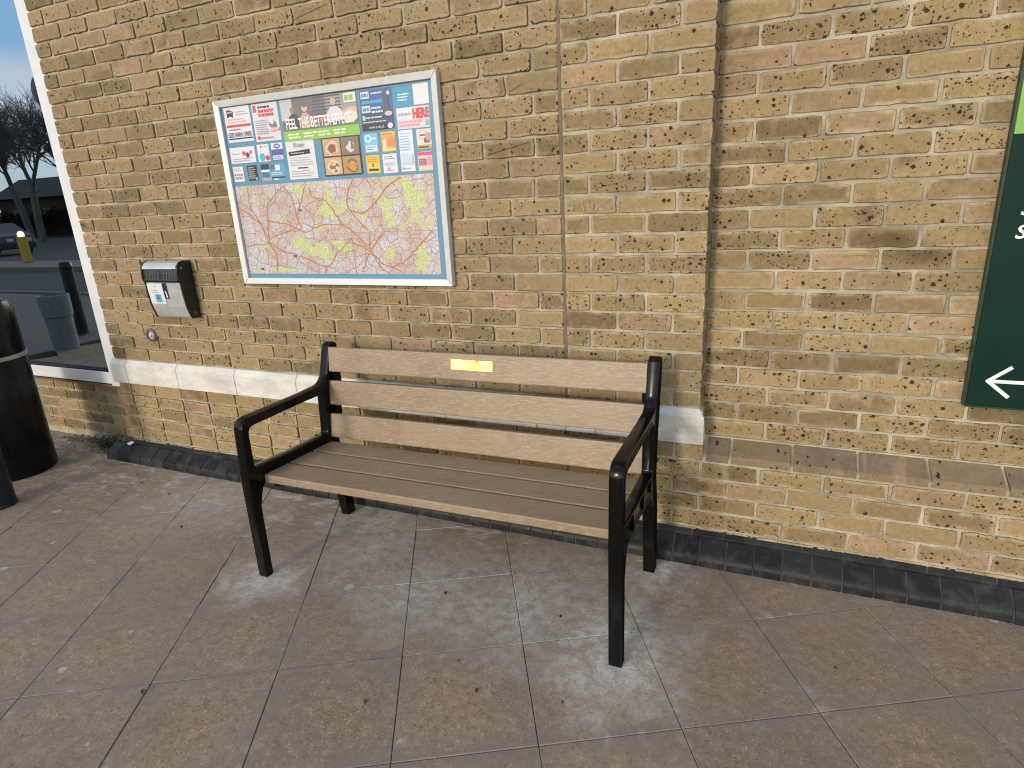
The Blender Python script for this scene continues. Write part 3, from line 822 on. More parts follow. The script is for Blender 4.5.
c = Card(-.741, 2.010, -.652, 1.930, (.04, .30, .46)); c.lines(.2, .85, .3, .72, 3, WHITE, .5, .2); c.done('advert')
c = Card(-.646, 2.014, -.571, 1.934, WHITE); c.done('blank_square')
c = Card(-.737, 1.928, -.574, 1.843, (.60, .60, .64))
c.rect(.0, .03, .48, .55, WHITE); c.lines(.06, .46, .22, .42, 1, GREY, .6, 0); c.lines(.04, .82, .60, .92, 2, (.74, .30, .40), .7); c.rect(.86, .66, .98, .92, GREY)
o = c.done('advert'); ctext(c, o, 'HERE', .50, .99, .08, .56, RED, .05)
c = Card(-1.732, 1.838, -1.569, 1.764, WHITE)
for u, v, r_, k in ((.56, .40, .07, RED), (.70, .52, .08, (.10, .06, .10)), (.84, .36, .06, (.55, .10, .28)), (.50, .2, .015, GREY)): c.ell(u, v, r_, r_ * 2.1, k)
c.lines(.06, .48, .34, .48, 1, GREY); c.lines(.08, .92, .66, .92, 2, GREY); c.done('advert')
c = Card(-1.552, 1.841, -1.478, 1.762, WHITE)
c.ell(.36, .74, .26, .24, (.06, .42, .55)); c.ell(.80, .80, .19, .16, RED); c.ell(.33, .14, .08, .08, RED); c.lines(.5, .9, .1, .2, 1, GREY); c.done('advert')
c = Card(-1.462, 1.841, -1.392, 1.762, (.09, .10, .32))
c.rect(0, 0, 1, .36, WHITE); c.ell(.5, .18, .3, .15, (.16, .14, .42)); c.lines(.32, .7, .12, .24, 1, WHITE, .6, 0); c.rect(.04, .70, .96, .96, (.56, .60, .72)); c.lines(.1, .9, .74, .92, 2, BLUE); c.done('advert')
c = Card(-1.731, 1.749, -1.665, 1.678, WHITE)
c.lines(.08, .92, .08, .32, 2, GREY)
for i in range(4):
    for j in range(2): c.rect(.1 + i * .21, .46 + j * .22, .24 + i * .21, .62 + j * .22, (.30, .30, .34) if (i + j) % 3 else RED)
c.done('advert')
c = Card(-1.637, 1.750, -1.573, 1.679, BLK); c.lines(.1, .9, .08, .9, 6, (.42, .42, .42)); c.rect(.8, .8, 1, 1, (.3, .4, .32)); c.done('advert')
c = Card(-1.547, 1.750, -1.397, 1.673, (.09, .33, .55))
c.rect(0, 0, .36, .3, BLK); c.rect(0, .34, .34, .46, WHITE); c.rect(.02, .5, .32, .78, (.10, .13, .17)); c.rect(0, .82, .4, 1, GREY); c.rect(.4, .02, .58, .34, (.12, .13, .14)); c.rect(.60, .1, .80, .42, WHITE); c.lines(.42, .95, .5, .72, 2, WHITE); c.rect(.42, .80, .98, .88, BLK); c.rect(.5, .9, .7, .98, WHITE); c.done('advert')
c = Card(-1.372, 1.843, -1.203, 1.670, (.64, .65, .69))
c.pts([(.06, .32), (.08, .28), (.84, .24), (.82, .30), (.86, .36), (.10, .39)], BLK); c.lines(.14, .72, .295, .345, 1, GREY, .6); c.lines(.08, .92, .42, .66, 4, GREY, .32); c.lines(.34, .72, .68, .74, 1, BLK, .5, 0); c.lines(.08, .9, .76, .95, 3, GREY, .3)
o = c.done('advert'); ctext(c, o, 'Thirsty', .28, .66, .06, .21, GREY, .02, shear=.25)
c = Card(-1.160, 1.842, -.943, 1.672, (.035, .032, .032))
for (u0, v0, k1, k2, k3) in ((.03, .04, (.50, .33, .19), (.24, .10, .06), (.62, .48, .36)), (.51, .04, (.20, .17, .16), (.55, .55, .54), (.26, .15, .10)), (.03, .52, (.52, .36, .24), (.22, .14, .07), (.66, .50, .36)), (.51, .52, (.45, .25, .12), (.66, .24, .05), (.12, .18, .08))):
    c.rect(u0, v0, u0 + .45, v0 + .44, k1)
    c.ell(u0 + .24, v0 + .24, .17, .17, k3, 16, .12); c.ell(u0 + .24, v0 + .25, .11, .12, k2, 14, .2)
    for i in range(7):
        c.ell(u0 + .06 + rnd.random() * .33, v0 + .06 + rnd.random() * .32, .02 + rnd.random() * .04, .015 + rnd.random() * .05, rnd.choice((k1, k2, k3, k3)), 10, .2)
c.done('advert', 'dark card with four close-up food photos')
c = Card(-.921, 1.840, -.848, 1.760, (.20, .46, .66)); c.ell(.3, .26, .22, .2, (.70, .76, .80)); c.ell(.3, .26, .15, .13, (.2, .46, .66)); c.lines(.56, .95, .2, .34, 1, WHITE, .8); c.rect(.1, .62, .92, .94, (.62, .70, .76)); c.lines(.16, .86, .66, .88, 2, BLUE); c.done('advert')
c = Card(-.829, 1.840, -.755, 1.758, (.66, .32, .08)); c.rect(0, 0, 1, .22, (.70, .44, .10)); c.ell(.66, .52, .30, .2, (.72, .22, .08), 14, .15); c.pts([(.05, .9), (.12, .4), (.3, .3), (.36, .6), (.3, .95)], (.66, .56, .48)); c.rect(.04, .82, .96, .96, (.70, .58, .24)); c.lines(.1, .9, .05, .18, 1, RED); c.done('advert')
c = Card(-.921, 1.749, -.849, 1.673, (.72, .50, .06)); c.lines(.1, .9, .06, .4, 3, (.62, .20, .05)); c.rect(.44, .42, .52, .7, (.25, .12, .03)); c.lines(.14, .88, .76, .88, 1, BLK, .9, 0); c.rect(.02, .68, .98, .72, (.72, .62, .28)); c.done('advert')
c = Card(-.832, 1.749, -.757, 1.669, WHITE); c.lines(.1, .9, .1, .3, 2, BLUE, .4); c.lines(.12, .84, .42, .62, 2, (.45, .5, .7), .6); c.ell(.4, .76, .14, .06, (.72, .30, .45)); c.lines(.2, .8, .82, .92, 1, GREY); c.done('advert')
c = Card(-.738, 1.839, -.666, 1.670, (.66, .72, .78)); c.lines(.08, .9, .05, .5, 7, (.36, .52, .68), .4); c.rect(.08, .56, .92, .84, (.50, .62, .76)); c.lines(.12, .9, .58, .82, 5, WHITE, .4); c.ell(.18, .92, .08, .03, GREY); c.lines(.34, .9, .9, .94, 1, GREY); c.done('advert')
c = Card(-.647, 1.837, -.574, 1.757, (.62, .58, .60)); c.ell(.42, .3, .27, .24, GREY); c.ell(.42, .3, .22, .2, (.62, .6, .62)); c.lines(.24, .62, .24, .38, 1, BLK, .6); c.rect(.5, .46, .86, .70, (.20, .06, .10)); c.rect(.66, .2, 1, .6, (.5, .3, .34)); c.rect(0, .80, 1, 1, (.50, .38, .08)); c.lines(.06, .94, .84, .97, 1, BLK, .6); c.done('advert')
c = Card(-.650, 1.746, -.578, 1.668, (.66, .50, .54)); c.rect(0, .02, 1, .2, (.60, .08, .18)); c.rect(.06, .36, .58, .72, (.25, .12, .15)); c.rect(.62, .3, .98, .72, (.70, .26, .34)); c.lines(.1, .56, .4, .7, 3, (.5, .3, .3)); c.rect(.02, .84, 1, .98, (.66, .58, .34)); c.done('advert')

# street map
def map_mat():
    m, nt, b = newmat('street_map_print'); T = NT(nt); pos = T.pos()
    sx = T.n('ShaderNodeSeparateXYZ'); T.l(pos, sx.inputs[0]); cb = T.n('ShaderNodeCombineXYZ'); T.l(sx.outputs[0], cb.inputs[0]); T.l(sx.outputs[2], cb.inputs[1]); p2 = cb.outputs[0]
    built = T.ramp(T.noise(p2, 7.5, 4, .6).outputs['Fac'], .42, .58, 0, 1)
    c = T.mix(built, (0.74, .77, .86), (0.66, .49, .42))
    for sc, col, wd, k in ((130, (.42, .30, .34), .09, .55), (62, (.74, .70, .66), .07, .6), (34, (.55, .34, .22), .04, .55), (21, (.38, .38, .50), .018, .5)):
        vo = T.n('ShaderNodeTexVoronoi', voronoi_dimensions='2D', feature='DISTANCE_TO_EDGE', i_Scale=sc)
        T.l(T.mix(.02, p2, T.noise(p2, 14, 2).outputs['Color']), vo.inputs['Vector'])
        c = T.mix(T.ramp(vo.outputs['Distance'], wd * .5, wd, k, 0), c, col)
    for sc, col, wd, k in ((17, (.40, .17, .09), .034, .9), (29, (.44, .25, .20), .034, .8), (48, (.30, .22, .30), .05, .6)):
        vo = T.n('ShaderNodeTexVoronoi', voronoi_dimensions='2D', feature='DISTANCE_TO_EDGE', i_Scale=sc)
        T.l(T.mix(.03, p2, T.noise(p2, 9, 2).outputs['Color']), vo.inputs['Vector'])
        c = T.mix(T.ramp(vo.outputs['Distance'], wd * .6, wd, k, 0), c, col)
    sn = T.n('ShaderNodeSeparateColor'); T.l(T.noise(p2, 120, 2, .8).outputs['Color'], sn.inputs[0])
    c = T.mix(T.ramp(sn.outputs[0], .56, .66, 0, .75), c, (.80, .80, .84))
    c = T.mix(T.ramp(sn.outputs[1], .58, .68, 0, .7), c, (.48, .36, .38))
    c = T.mix(T.ramp(sn.outputs[2], .60, .70, 0, .6), c, (.62, .62, .34))
    gn = T.ramp(T.noise(p2, 10, 4, .6).outputs['Fac'], .57, .64, 0, .75)
    c = T.mix(gn, c, (0.62, .65, .30))
    vm = T.n('ShaderNodeVectorMath', operation='SCALE'); T.l(c, vm.inputs[0]); vm.inputs['Scale'].default_value = .80
    T.l(vm.outputs[0], b.inputs['Base Color']); b.inputs['Roughness'].default_value = .3
    return m
mb = MB(); MX0, MX1, MZ0, MZ1 = -1.737, -.581, 1.219, 1.656
mb.box(MX0, MX1, YB - .001, YB, MZ0, MZ1)
mp = mb.build('map_sheet', map_mat(), board); tag(mp, 'street map print with orange main roads and yellow-green parks')
blobs = [(-1.33, 1.614, 0.039, 0.041), (-1.175, 1.532, 0.037, 0.07), (-1.101, 1.529, 0.044, 0.035), (-0.981, 1.547, 0.026, 0.032), (-0.841, 1.542, 0.048, 0.033), (-0.829, 1.474, 0.034, 0.051), (-0.691, 1.558, 0.059, 0.087), (-1.362, 1.368, 0.064, 0.037), (-1.242, 1.33, 0.07, 0.055), (-1.115, 1.353, 0.052, 0.03), (-0.843, 1.314, 0.031, 0.035), (-0.674, 1.29, 0.04, 0.058), (-1.163, 1.601, 0.022, 0.03), (-1.623, 1.353, 0.026, 0.018), (-0.976, 1.485, 0.029, 0.014), (-1.503, 1.240, 0.1, 0.013)]
PARK = simple('map_green', (0.52, .555, .27), .45, var=.32, vscale=120)
def inmap(x, z): return (min(MX1 - .001, max(MX0 + .001, x)), min(MZ1 - .001, max(MZ0 + .001, z)))
for i, (bx, bz, rx, rz_) in enumerate(blobs):
    n = 26; ph = [rnd.random() * 6.3 for _ in range(4)]
    pts = []
    for k in range(n):
        t = -2 * math.pi * k / n; f = 1 + .22 * math.sin(2*t + ph[0]) + .16 * math.sin(3*t + ph[1]) + .18 * math.sin(5*t + ph[2]) + .16 * math.sin(9*t + ph[3])
        xx, zz_ = inmap(bx + rx * .86 * f * math.cos(t), bz + rz_ * .86 * f * math.sin(t)); pts.append((xx, YB - .0011 - .00002 * i, zz_))
    q = MB(); q.poly(pts[::-1]); q.build('park_patch', PARK, mp)
roads = [[(-1.657, 1.648), (-1.655, 1.549), (-1.611, 1.48), (-1.576, 1.372)], [(-1.427, 1.643), (-1.532, 1.569), (-1.557, 1.497), (-1.567, 1.372)], [(-1.427, 1.643), (-1.382, 1.587), (-1.367, 1.503), (-1.357, 1.436), (-1.432, 1.462), (-1.559, 1.484)], [(-1.732, 1.552), (-1.62, 1.48), (-1.57, 1.397)], [(-1.294, 1.636), (-1.322, 1.573), (-1.367, 1.503)], [(-1.265, 1.629), (-1.257, 1.588), (-1.184, 1.567), (-1.122, 1.489), (-1.098, 1.453), (-1.044, 1.423), (-0.961, 1.339)], [(-1.576, 1.372), (-1.544, 1.403), (-1.448, 1.426), (-1.35, 1.43), (-1.319, 1.423), (-1.236, 1.451), (-1.098, 1.453)], [(-1.734, 1.361), (-1.576, 1.372)], [(-1.576, 1.372), (-1.536, 1.32), (-1.547, 1.23)], [(-1.567, 1.372), (-1.483, 1.332), (-1.374, 1.306), (-1.224, 1.256), (-1.151, 1.317), (-1.05, 1.387)], [(-1.009, 1.65), (-1.046, 1.596), (-1.05, 1.527), (-0.957, 1.421)], [(-0.746, 1.647), (-0.818, 1.613), (-0.912, 1.533), (-0.974, 1.502), (-1.044, 1.516)], [(-0.608, 1.413), (-0.688, 1.347), (-0.778, 1.273), (-0.865, 1.255), (-0.918, 1.291), (-0.956, 1.327), (-1.052, 1.37)], [(-0.872, 1.413), (-0.956, 1.327), (-1.014, 1.231)], [(-0.954, 1.339), (-0.932, 1.291), (-0.89, 1.232)], [(-1.224, 1.256), (-1.237, 1.225)], [(-0.946, 1.415), (-0.957, 1.339)]]
q = MB(); lv = 0
for rd in roads:
    # smooth with Catmull-Rom
    P = [Vector(p) for p in rd]; P = [P[0]] + P + [P[-1]]; S = []
    for i in range(1, len(P) - 2):
        for k in range(6):
            t = k / 6; a, b_, c_, d_ = P[i-1], P[i], P[i+1], P[i+2]
            S.append(.5 * ((2*b_) + (c_ - a) * t + (2*a - 5*b_ + 4*c_ - d_) * t*t + (3*b_ - a - 3*c_ + d_) * t**3))
    S.append(P[-1]); S = [s_ + Vector((rnd.gauss(0, .0015), rnd.gauss(0, .0015))) for s_ in S]
    wd = rnd.uniform(.0022, .0031); y = YB - .0016 - .00002 * lv; lv += 1
    L = []
    for i, s_ in enumerate(S):
        d_ = (S[min(i+1, len(S)-1)] - S[max(i-1, 0)]).normalized(); nn = Vector((-d_.y, d_.x)) * wd
        for g in (s_ + nn, s_ - nn): xx, zz_ = inmap(g.x, g.y); L.append((xx, y, zz_))
    q = MB(); q.add(L, [(2*i, 2*i+1, 2*i+3, 2*i+2) for i in range(len(S) - 1)]); q.build('main_road', pm((.44, .18, .075)), mp)
INS = pm((.30, .22, .26))
q = MB(); q.box(-1.052, MX1, YB - .0024, YB - .0022, 1.4135, 1.4155); q.build('inset_line', INS, mp)
q = MB(); q.box(-1.053, -1.051, YB - .0024, YB - .0022, MZ0, 1.387); q.build('inset_line', INS, mp)
for xx, zz_ in ((-1.425, 1.302), (-1.655, 1.238), (-1.352, 1.522)):
    q = MB(); q.box(xx, xx + .022, YB - .0024, YB - .0022, zz_, zz_ + .011); q.build('map_symbol', pm((.12, .10, .13)), mp)

# ------------------------------------------------------------------ wall ashtray
STEEL = simple('brushed_steel', (.50, .50, .49), .38, metal=.35, var=.10, vscale=14)
PLBLK = simple('black_plastic', (.012, .012, .013), .42, var=.2)
AX0, AX1 = -2.468, -2.178
ash = empty('wall_ashtray', ((AX0 + AX1) / 2, 0, .972), 'stainless steel and black wall ashtray with a no smoking style sticker', 'ashtray')
top_prof = [(-.002, 1.200), (-.002, 1.288), (-.050, 1.292), (-.074, 1.284), (-.092, 1.266), (-.096, 1.252), (-.088, 1.250), (-.070, 1.200)]
side_prof = [(-.001, .972), (-.001, 1.290), (-.052, 1.294), (-.077, 1.286), (-.095, 1.267), (-.102, 1.235), (-.101, 1.195), (-.092, 1.17), (-.090, 1.12), (-.082, 1.04), (-.066, .985), (-.058, .972)]
slot_prof = [(-.01, 1.186), (-.01, 1.250), (-.090, 1.249), (-.094, 1.225), (-.094, 1.186)]
lip_prof = [(-.02, 1.178), (-.02, 1.1855), (-.097, 1.196), (-.099, 1.190), (-.096, 1.178)]
front_prof = [(-.003, .974), (-.003, 1.1775), (-.088, 1.1775), (-.086, 1.12), (-.078, 1.04), (-.062, .985), (-.055, .974)]
mb = MB(); mb.prism_x(front_prof[::-1], AX0 + .0105, AX1 - .0105); o = mb.build('front_panel', STEEL, ash, bevel=.002)
mb = MB(); mb.prism_x(top_prof[::-1], AX0 + .0105, AX1 - .0105); mb.build('top_cover', STEEL, ash, bevel=.001)
mb = MB()
mb.prism_x(side_prof[::-1], AX0, AX0 + .010); mb.build('end_cheek', PLBLK, ash, bevel=.0025)
mb = MB(); mb.prism_x(side_prof[::-1], AX1 - .010, AX1); mb.build('end_cheek', PLBLK, ash, bevel=.0025)
mb = MB(); mb.prism_x(slot_prof[::-1], AX0 + .0105, AX1 - .0105); mb.prism_x(lip_prof[::-1], AX0 + .0105, AX1 - .0105)
o = mb.build('slot_band', PLBLK, ash)
GRILLE = simple('grille_grey', (.09, .09, .095), .5)
for i in range(11):
    mb = MB(); xx = AX0 + .030 + i * .0225
    if i == 5: continue
    mb.add([(xx, -.0955, 1.196), (xx + .008, -.0955, 1.196), (xx + .018, -.0945, 1.243), (xx + .010, -.0945, 1.243)], [(0, 1, 2, 3)])
    mb.build('slot', GRILLE, o)
def fy(z):   # front face depth at height z
    for (y0, z0), (y1, z1) in zip(front_prof[2:], front_prof[3:]):
        if z1 <= z <= z0: return y0 + (y1 - y0) * (z0 - z) / (z0 - z1)
    return -.088
def patch(mb, x0, x1, z0, z1, off, mi=0, n=8):
    vs = []
    for i in range(n + 1):
        z = z0 + (z1 - z0) * i / n; vs += [(x0, fy(z) - off, z), (x1, fy(z) - off, z)]
    mb.add(vs, [(2*i, 2*i+1, 2*i+3, 2*i+2) for i in range(n)], mi)
mb = MB(); patch(mb, AX0 + .014, AX0 + .135, 1.055, 1.172, .0022, 0); patch(mb, AX0 + .058, AX0 + .108, 1.064, 1.110, .0026, 1)
patch(mb, AX0 + .045, AX0 + .09, 1.128, 1.133, .0026, 2, 1); patch(mb, AX0 + .045, AX0 + .10, 1.118, 1.122, .0026, 2, 1); patch(mb, AX0 + .06, AX0 + .085, 1.150, 1.155, .0026, 2, 1)
patch(mb, AX0 + .078, AX0 + .088, 1.084, 1.104, .003, 3, 1); patch(mb, AX0 + .072, AX0 + .094, 1.084, 1.090, .0034, 3, 1)
mb.build('sticker', [pm(WHITE), pm((.12, .38, .58)), pm(GREY), pm((.05, .10, .18))], ash)
mb = MB(); patch(mb, AX0 + .138, AX0 + .170, 1.085, 1.174, .0024); mb.build('stub_slot', PLBLK, ash)
mb = MB(); mb.add([(AX0 + .153, fy(1.09) - .004, 1.09), (AX0 + .163, fy(1.09) - .004, 1.09), (AX0 + .160, fy(1.13) - .004, 1.13), (AX0 + .151, fy(1.13) - .004, 1.13)], [(0, 1, 2, 3)]); mb.build('stub_mark', pm(WHITE), ash)
mb = MB(); mb.tube((AX1 - .004, -.040, 1.000), (AX1 + .003, -.040, 1.000), .013, .012, 18); mb.tube((AX1 + .003, -.040, 1.000), (AX1 + .0045, -.040, 1.0), .006, .006, 12)
mb.build('lock', simple('dull_metal', (.12, .12, .12), .4, metal=.8), ash)
mb = MB(); mb.tube((AX1 - .002, -.070, 1.255), (AX1 + .0015, -.070, 1.255), .005, .005, 10); mb.build('rivet', STEEL, ash)

# round vent / pipe stub
vent = empty('pipe_cap', (-2.628, 0, .845), 'small round metal pipe cap set in the brick below the ashtray', 'pipe cap')
mb = MB(); disc_y(mb, -2.628, .845, [(.041, .01), (.041, -.012), (.037, -.016), (.028, -.016), (.0265, -.012), (.026, -.002)])
mb.build('ring', simple('tarnished_metal', (.20, .19, .18), .5, metal=.6, var=.3), vent, smooth=True, auto=35)
mb = MB(); disc_y(mb, -2.628, .845, [(.0255, 0), (.0255, -.007), (.011, -.010), (.010, -.016), (.006, -.018)])
mb.build('plug', STEEL, vent, smooth=True, auto=35)

# ------------------------------------------------------------------ green sign
DKG = simple('dark_green_panel', (.0012, .023, .0165), .5, var=.12, vscale=7, spec=.18)
LTG = simple('lime_green_panel', (.20, .42, .075), .35, var=.04, vscale=5)
SX0, SX1, SZ0, SZ1 = 1.482, 2.75, .748, 2.32
sign = empty('wall_sign', ((SX0 + SX1) / 2, DREC, SZ0), 'dark green directional sign with lime top and white left arrow on the recessed wall', 'sign')
mb = MB(); mb.box(SX0, SX1, DREC - .034, DREC - .006, SZ0, 1.6535); mb.build('panel', DKG, sign, bevel=.003)
mb = MB(); mb.box(SX0, SX1, DREC - .034, DREC - .006, 1.6542, SZ1); mb.build('header_panel', LTG, sign, bevel=.003)
mb = MB(); mb.box(SX0 - .008, SX0 - .0005, DREC - .030, DREC - .002, SZ0 - .004, SZ1 + .004); mb.box(SX0, SX1, DREC - .030, DREC - .002, SZ0 - .008, SZ0 - .0005)
mb.box(SX0 + .05, SX1 - .05, DREC - .006, DREC - .0005, SZ0 + .05, SZ1 - .05)
mb.build('tray', simple('dark_green_edge', (.008, .035, .02), .4), sign)
SW = pm((.80, .82, .82))
mb = MB(); yy = DREC - .0352; tx, tz = 1.535, .842
def bar(p, q_, wd, k):
    p = Vector(p); q_ = Vector(q_); d_ = (q_ - p).normalized(); nn = Vector((-d_.y, d_.x)) * wd
    P = [(p - nn), (q_ - nn), (q_ + nn), (p + nn)]
    y2 = yy - .0003 * k
    mb.add([(a.x, y2, a.y) for a in P] + [(a.x, DREC - .0335, a.y) for a in P], [(0,1,2,3), (0,4,5,1), (1,5,6,2), (2,6,7,3), (3,7,4,0)])
bar((tx, tz), (1.93, tz), .0062, 0); bar((tx - .004, tz - .003), (tx + .062, tz + .054), .0062, 1); bar((tx - .004, tz + .003), (tx + .066, tz - .056), .0062, 2)
mb.build('arrow', SW, sign)
text('S', 1.538, 1.570, 1.405, 1.449, yy, SW, sign, .02, shear=.15)
text('S', 1.534, 1.566, 1.331, 1.376, yy, SW, sign, .02, shear=.15)

# ------------------------------------------------------------------ bin and bollard at the left
GB = simple('glossy_black_plastic', (.004, .004, .005), .32, var=.15, vscale=12, spec=.25)
bx, by, br = -3.62, -.42, .22
lb = empty('litter_bin', (bx, by, 0), 'glossy black round litter bin with a grey band beside the shop window', 'litter bin')
mb = MB(); mb.lathe(bx, by, [(br - .01, .0), (br, .02), (br, .735), (br - .004, .742), (br - .004, .768), (br, .775), (br - .003, 1.03), (br - .02, 1.085), (br - .07, 1.115), (.02, 1.125)], 48)
mb.build('body', GB, lb, smooth=True, auto=35)
mb = MB(); mb.lathe(bx, by, [(br - .002, .742), (br + .006, .745), (br + .006, .765), (br - .002, .768)], 48, cap0=False, cap1=False)
mb.build('band', simple('grey_band', (.36, .35, .33), .5, var=.2), lb, smooth=True, auto=50)
APM = simple('deep_black', (.002, .002, .002), .8)
def curved(a0, a1, z0, z1, r_, n=8):
    mb = MB(); vs = []
    for i in range(n + 1):
        a = R(a0 + (a1 - a0) * i / n); vs += [(bx + r_*math.cos(a), by + r_*math.sin(a), z0), (bx + r_*math.cos(a), by + r_*math.sin(a), z1)]
    mb.add(vs, [(2*i, 2*i+2, 2*i+3, 2*i+1) for i in range(n)]); mb.build('aperture', APM, lb)
curved(-55, -25, .985, 1.065, br + .0012); curved(-45, -22, .84, .95, br + .0012); curved(-150, -70, .86, 1.03, br + .0012)
NAVY = simple('navy_black_paint', (.004, .008, .017), .35, var=.2)
def bollard(name, x, y, r_, h, label, m, group=None):
    b_ = empty(name, (x, y, 0), label, 'bollard', group)
    mb = MB(); mb.lathe(x, y, [(r_ + .004, 0), (r_ + .004, .01), (r_, .014), (r_, h - .10)], 32); mb.build('post', m, b_, smooth=True, auto=40)
    mb = MB(); mb.lathe(x, y, [(r_, h - .0995), (r_ + .006, h - .092), (r_ + .006, h - .07), (r_, h - .06), (r_, h - .03), (r_ * .8, h - .008), (r_ * .2, h)], 32); mb.build('cap', m, b_, smooth=True, auto=40)
    return b_
bollard('bollard', -3.165, -.765, .082, 1.0, 'dark navy cylindrical bollard in front of the litter bin', NAVY)

# ------------------------------------------------------------------ litter, weeds
LEAF = simple('dead_leaf', (.085, .045, .022), .8, var=.5, vscale=25)
LITTER = [(.02, -1.05, .012), (-.33, -.63, .014), (.16, -.61, .012), (-.30, -1.22, .013), (.55, -1.25, .008), (-1.05, -1.45, .016), (.3, -1.0, .007), (-.1, -.95, .007), (1.1, -.55, .009), (-1.9, -.6, .014), (-2.3, -.35, .012), (-2.6, -.3, .015), (-2.75, -.22, .013), (-1.7, -.25, .010)]
mb = MB()
for i in range(420):
    t = rnd.random()
    if t < .6: x, y = rnd.gauss(-3.28, .13), rnd.gauss(.03, .05)
    else: x, y = rnd.uniform(-3.9, -3.1), rnd.gauss(.07, .03)
    y = min(.125, y)
    if x > -3.2 and y > -.11: x = -3.2 - rnd.random() * .1
    z = .004 + rnd.random() * .018; s = rnd.uniform(.006, .020); a = rnd.random() * 6.3
    tl = rnd.uniform(-.6, .6)
    c_, s_ = math.cos(a), math.sin(a)
    P = [(-1, 0), (-.3, .45), (.6, .35), (1, 0), (.5, -.4), (-.4, -.4)]
    mb.poly([(x + (u*c_ - v*s_) * s, y + (u*s_ + v*c_) * s, z + (u * tl + abs(v) * .5) * s * .6) for u, v in P])
for (lx, ly, ls) in LITTER:
    a = rnd.random() * 6.3; c_, s_ = math.cos(a), math.sin(a)
    mb.poly([(lx + (u*c_ - v*s_) * ls, ly + (u*s_ + v*c_) * ls, .003 + abs(v) * ls * .5 + .002 * (u > 0)) for u, v in ((-1, 0), (-.3, .45), (.6, .35), (1, 0), (.5, -.4), (-.4, -.4))])
o = mb.build('leaf_litter', LEAF); tag(o, 'small brown dead leaves in the corner by the kerb end and scattered on the paving', 'leaf litter', kind='stuff')
mb = MB()
for i in range(520):
    x, y = rnd.gauss(-3.36, .10), min(.128, rnd.gauss(.06, .04)); s = rnd.uniform(.006, .016); a = rnd.random() * 6.3; z = abs(rnd.gauss(0, .035))
    c_, s_ = math.cos(a), math.sin(a); up = rnd.uniform(-.4, 1.0)
    mb.poly([(x + (u*c_ - v*s_) * s, y + (u*s_ + v*c_) * s, z + u * up * s + .003) for u, v in ((-1, 0), (0, .4), (1, 0), (0, -.4))])
o = mb.build('corner_weeds', simple('moss_green', (.035, .055, .018), .85, var=.5, vscale=30)); tag(o, 'dark green weeds and moss growing in the wall corner', 'weeds', kind='stuff')
# loose twigs and scraps on the paving
mb = MB()
q = MB(); q.add([(-3.075, -.035, .094), (-3.03, -.045, .090), (-3.015, -.02, .103), (-3.05, -.012, .107)], [(0, 1, 2, 3)])
o = q.build('paper_scrap', pm(WHITE)); tag(o, 'torn white paper scrap lying on the black kerb end', 'paper scrap')

# ------------------------------------------------------------------ what the window mirrors: car park, road, trees behind the camera
ASPH = simple('asphalt', (.05, .054, .06), .85, var=.3, vscale=3, bump=.4, bscale=120)
mb = MB(); mb.box(-1500, 1500, -1500, 1500, -.5, -.108); o = mb.build('ground', simple('rough_ground', (.06, .058, .05), .9, var=.4, vscale=.4)); tag(o, kind='structure')
mb = MB(); mb.box(-60, 40, -30, -5.42, -.104, -.10); o = mb.build('road', ASPH); tag(o, kind='structure')
mb = MB(); mb.box(-60, -7.32, -5.418, 1.4, -.104, -.02); mb.box(-60, 40, -5.6, -5.43, -.1, .012); o = mb.build('footway', simple('footway_grey', (.15, .14, .13), .85, var=.25)); tag(o, kind='structure')
mb = MB()
isl = [(-22.5 + 6.5 * math.cos(t) * .9, -10.6 + 1.0 * math.sin(t)) for t in [2*math.pi*i/28 for i in range(28)]]
mb.add([(x, y, -.1) for x, y in isl] + [(x, y, .02) for x, y in isl], [tuple(range(28, 56))] + [(i, (i+1) % 28, 28+(i+1) % 28, 28+i) for i in range(28)])
o = mb.build('traffic_island', simple('island_paving', (.20, .19, .17), .85)); tag(o, kind='structure')
mb = MB(); mb.box(-80, 40, -70, -30.2, -.104, -.05); o = mb.build('verge', simple('grass_verge', (.04, .06, .02), .95, var=.4, vscale=2)); tag(o, kind='structure')
# lit traffic bollard
tb = empty('traffic_bollard', (-24.0, -11.0, .02), 'yellow traffic island bollard with a lit white cap', 'bollard')
mb = MB(); mb.box(-24.16, -23.84, -11.1, -10.9, .02, .92); mb.build('body', simple('yellow_plastic', (.55, .36, .03), .45), tb, bevel=.03)
m, nt, b = newmat('lit_cap'); b.inputs['Base Color'].default_value = (.8, .8, .75, 1); b.inputs['Emission Color'].default_value = (1, .95, .8, 1); b.inputs['Emission Strength'].default_value = 2.0
mb = MB(); mb.lathe(-24.0, -11.0, [(.10, .925), (.11, .98), (.10, 1.05), (.06, 1.1), (.02, 1.12)], 20); mb.build('lit_cap', m, tb, smooth=True)
PLG = simple('blue_grey_planter', (.20, .24, .27), .5, var=.2)
pn = empty('street_planter', (-7.15, -1.89, -.02), 'blue-grey cylindrical planter on the paving left of the bin', 'planter')
mb = MB(); mb.lathe(-7.15, -1.89, [(.13, -.02), (.135, .05), (.145, .40), (.16, .41), (.165, .66), (.150, .665), (.14, .60)], 32, cap1=True); mb.build('pot', PLG, pn, smooth=True, auto=40)
mb = MB(); mb.lathe(-7.15, -1.89, [(.139, .58), (.13, .61), (.02, .63)], 24); mb.build('soil', simple('soil', (.03, .02, .015), .95), pn)
bollard('bollard', -7.95, -2.60, .075, .98, 'black post with red-tinted cap beyond the street planter', PLBLK)
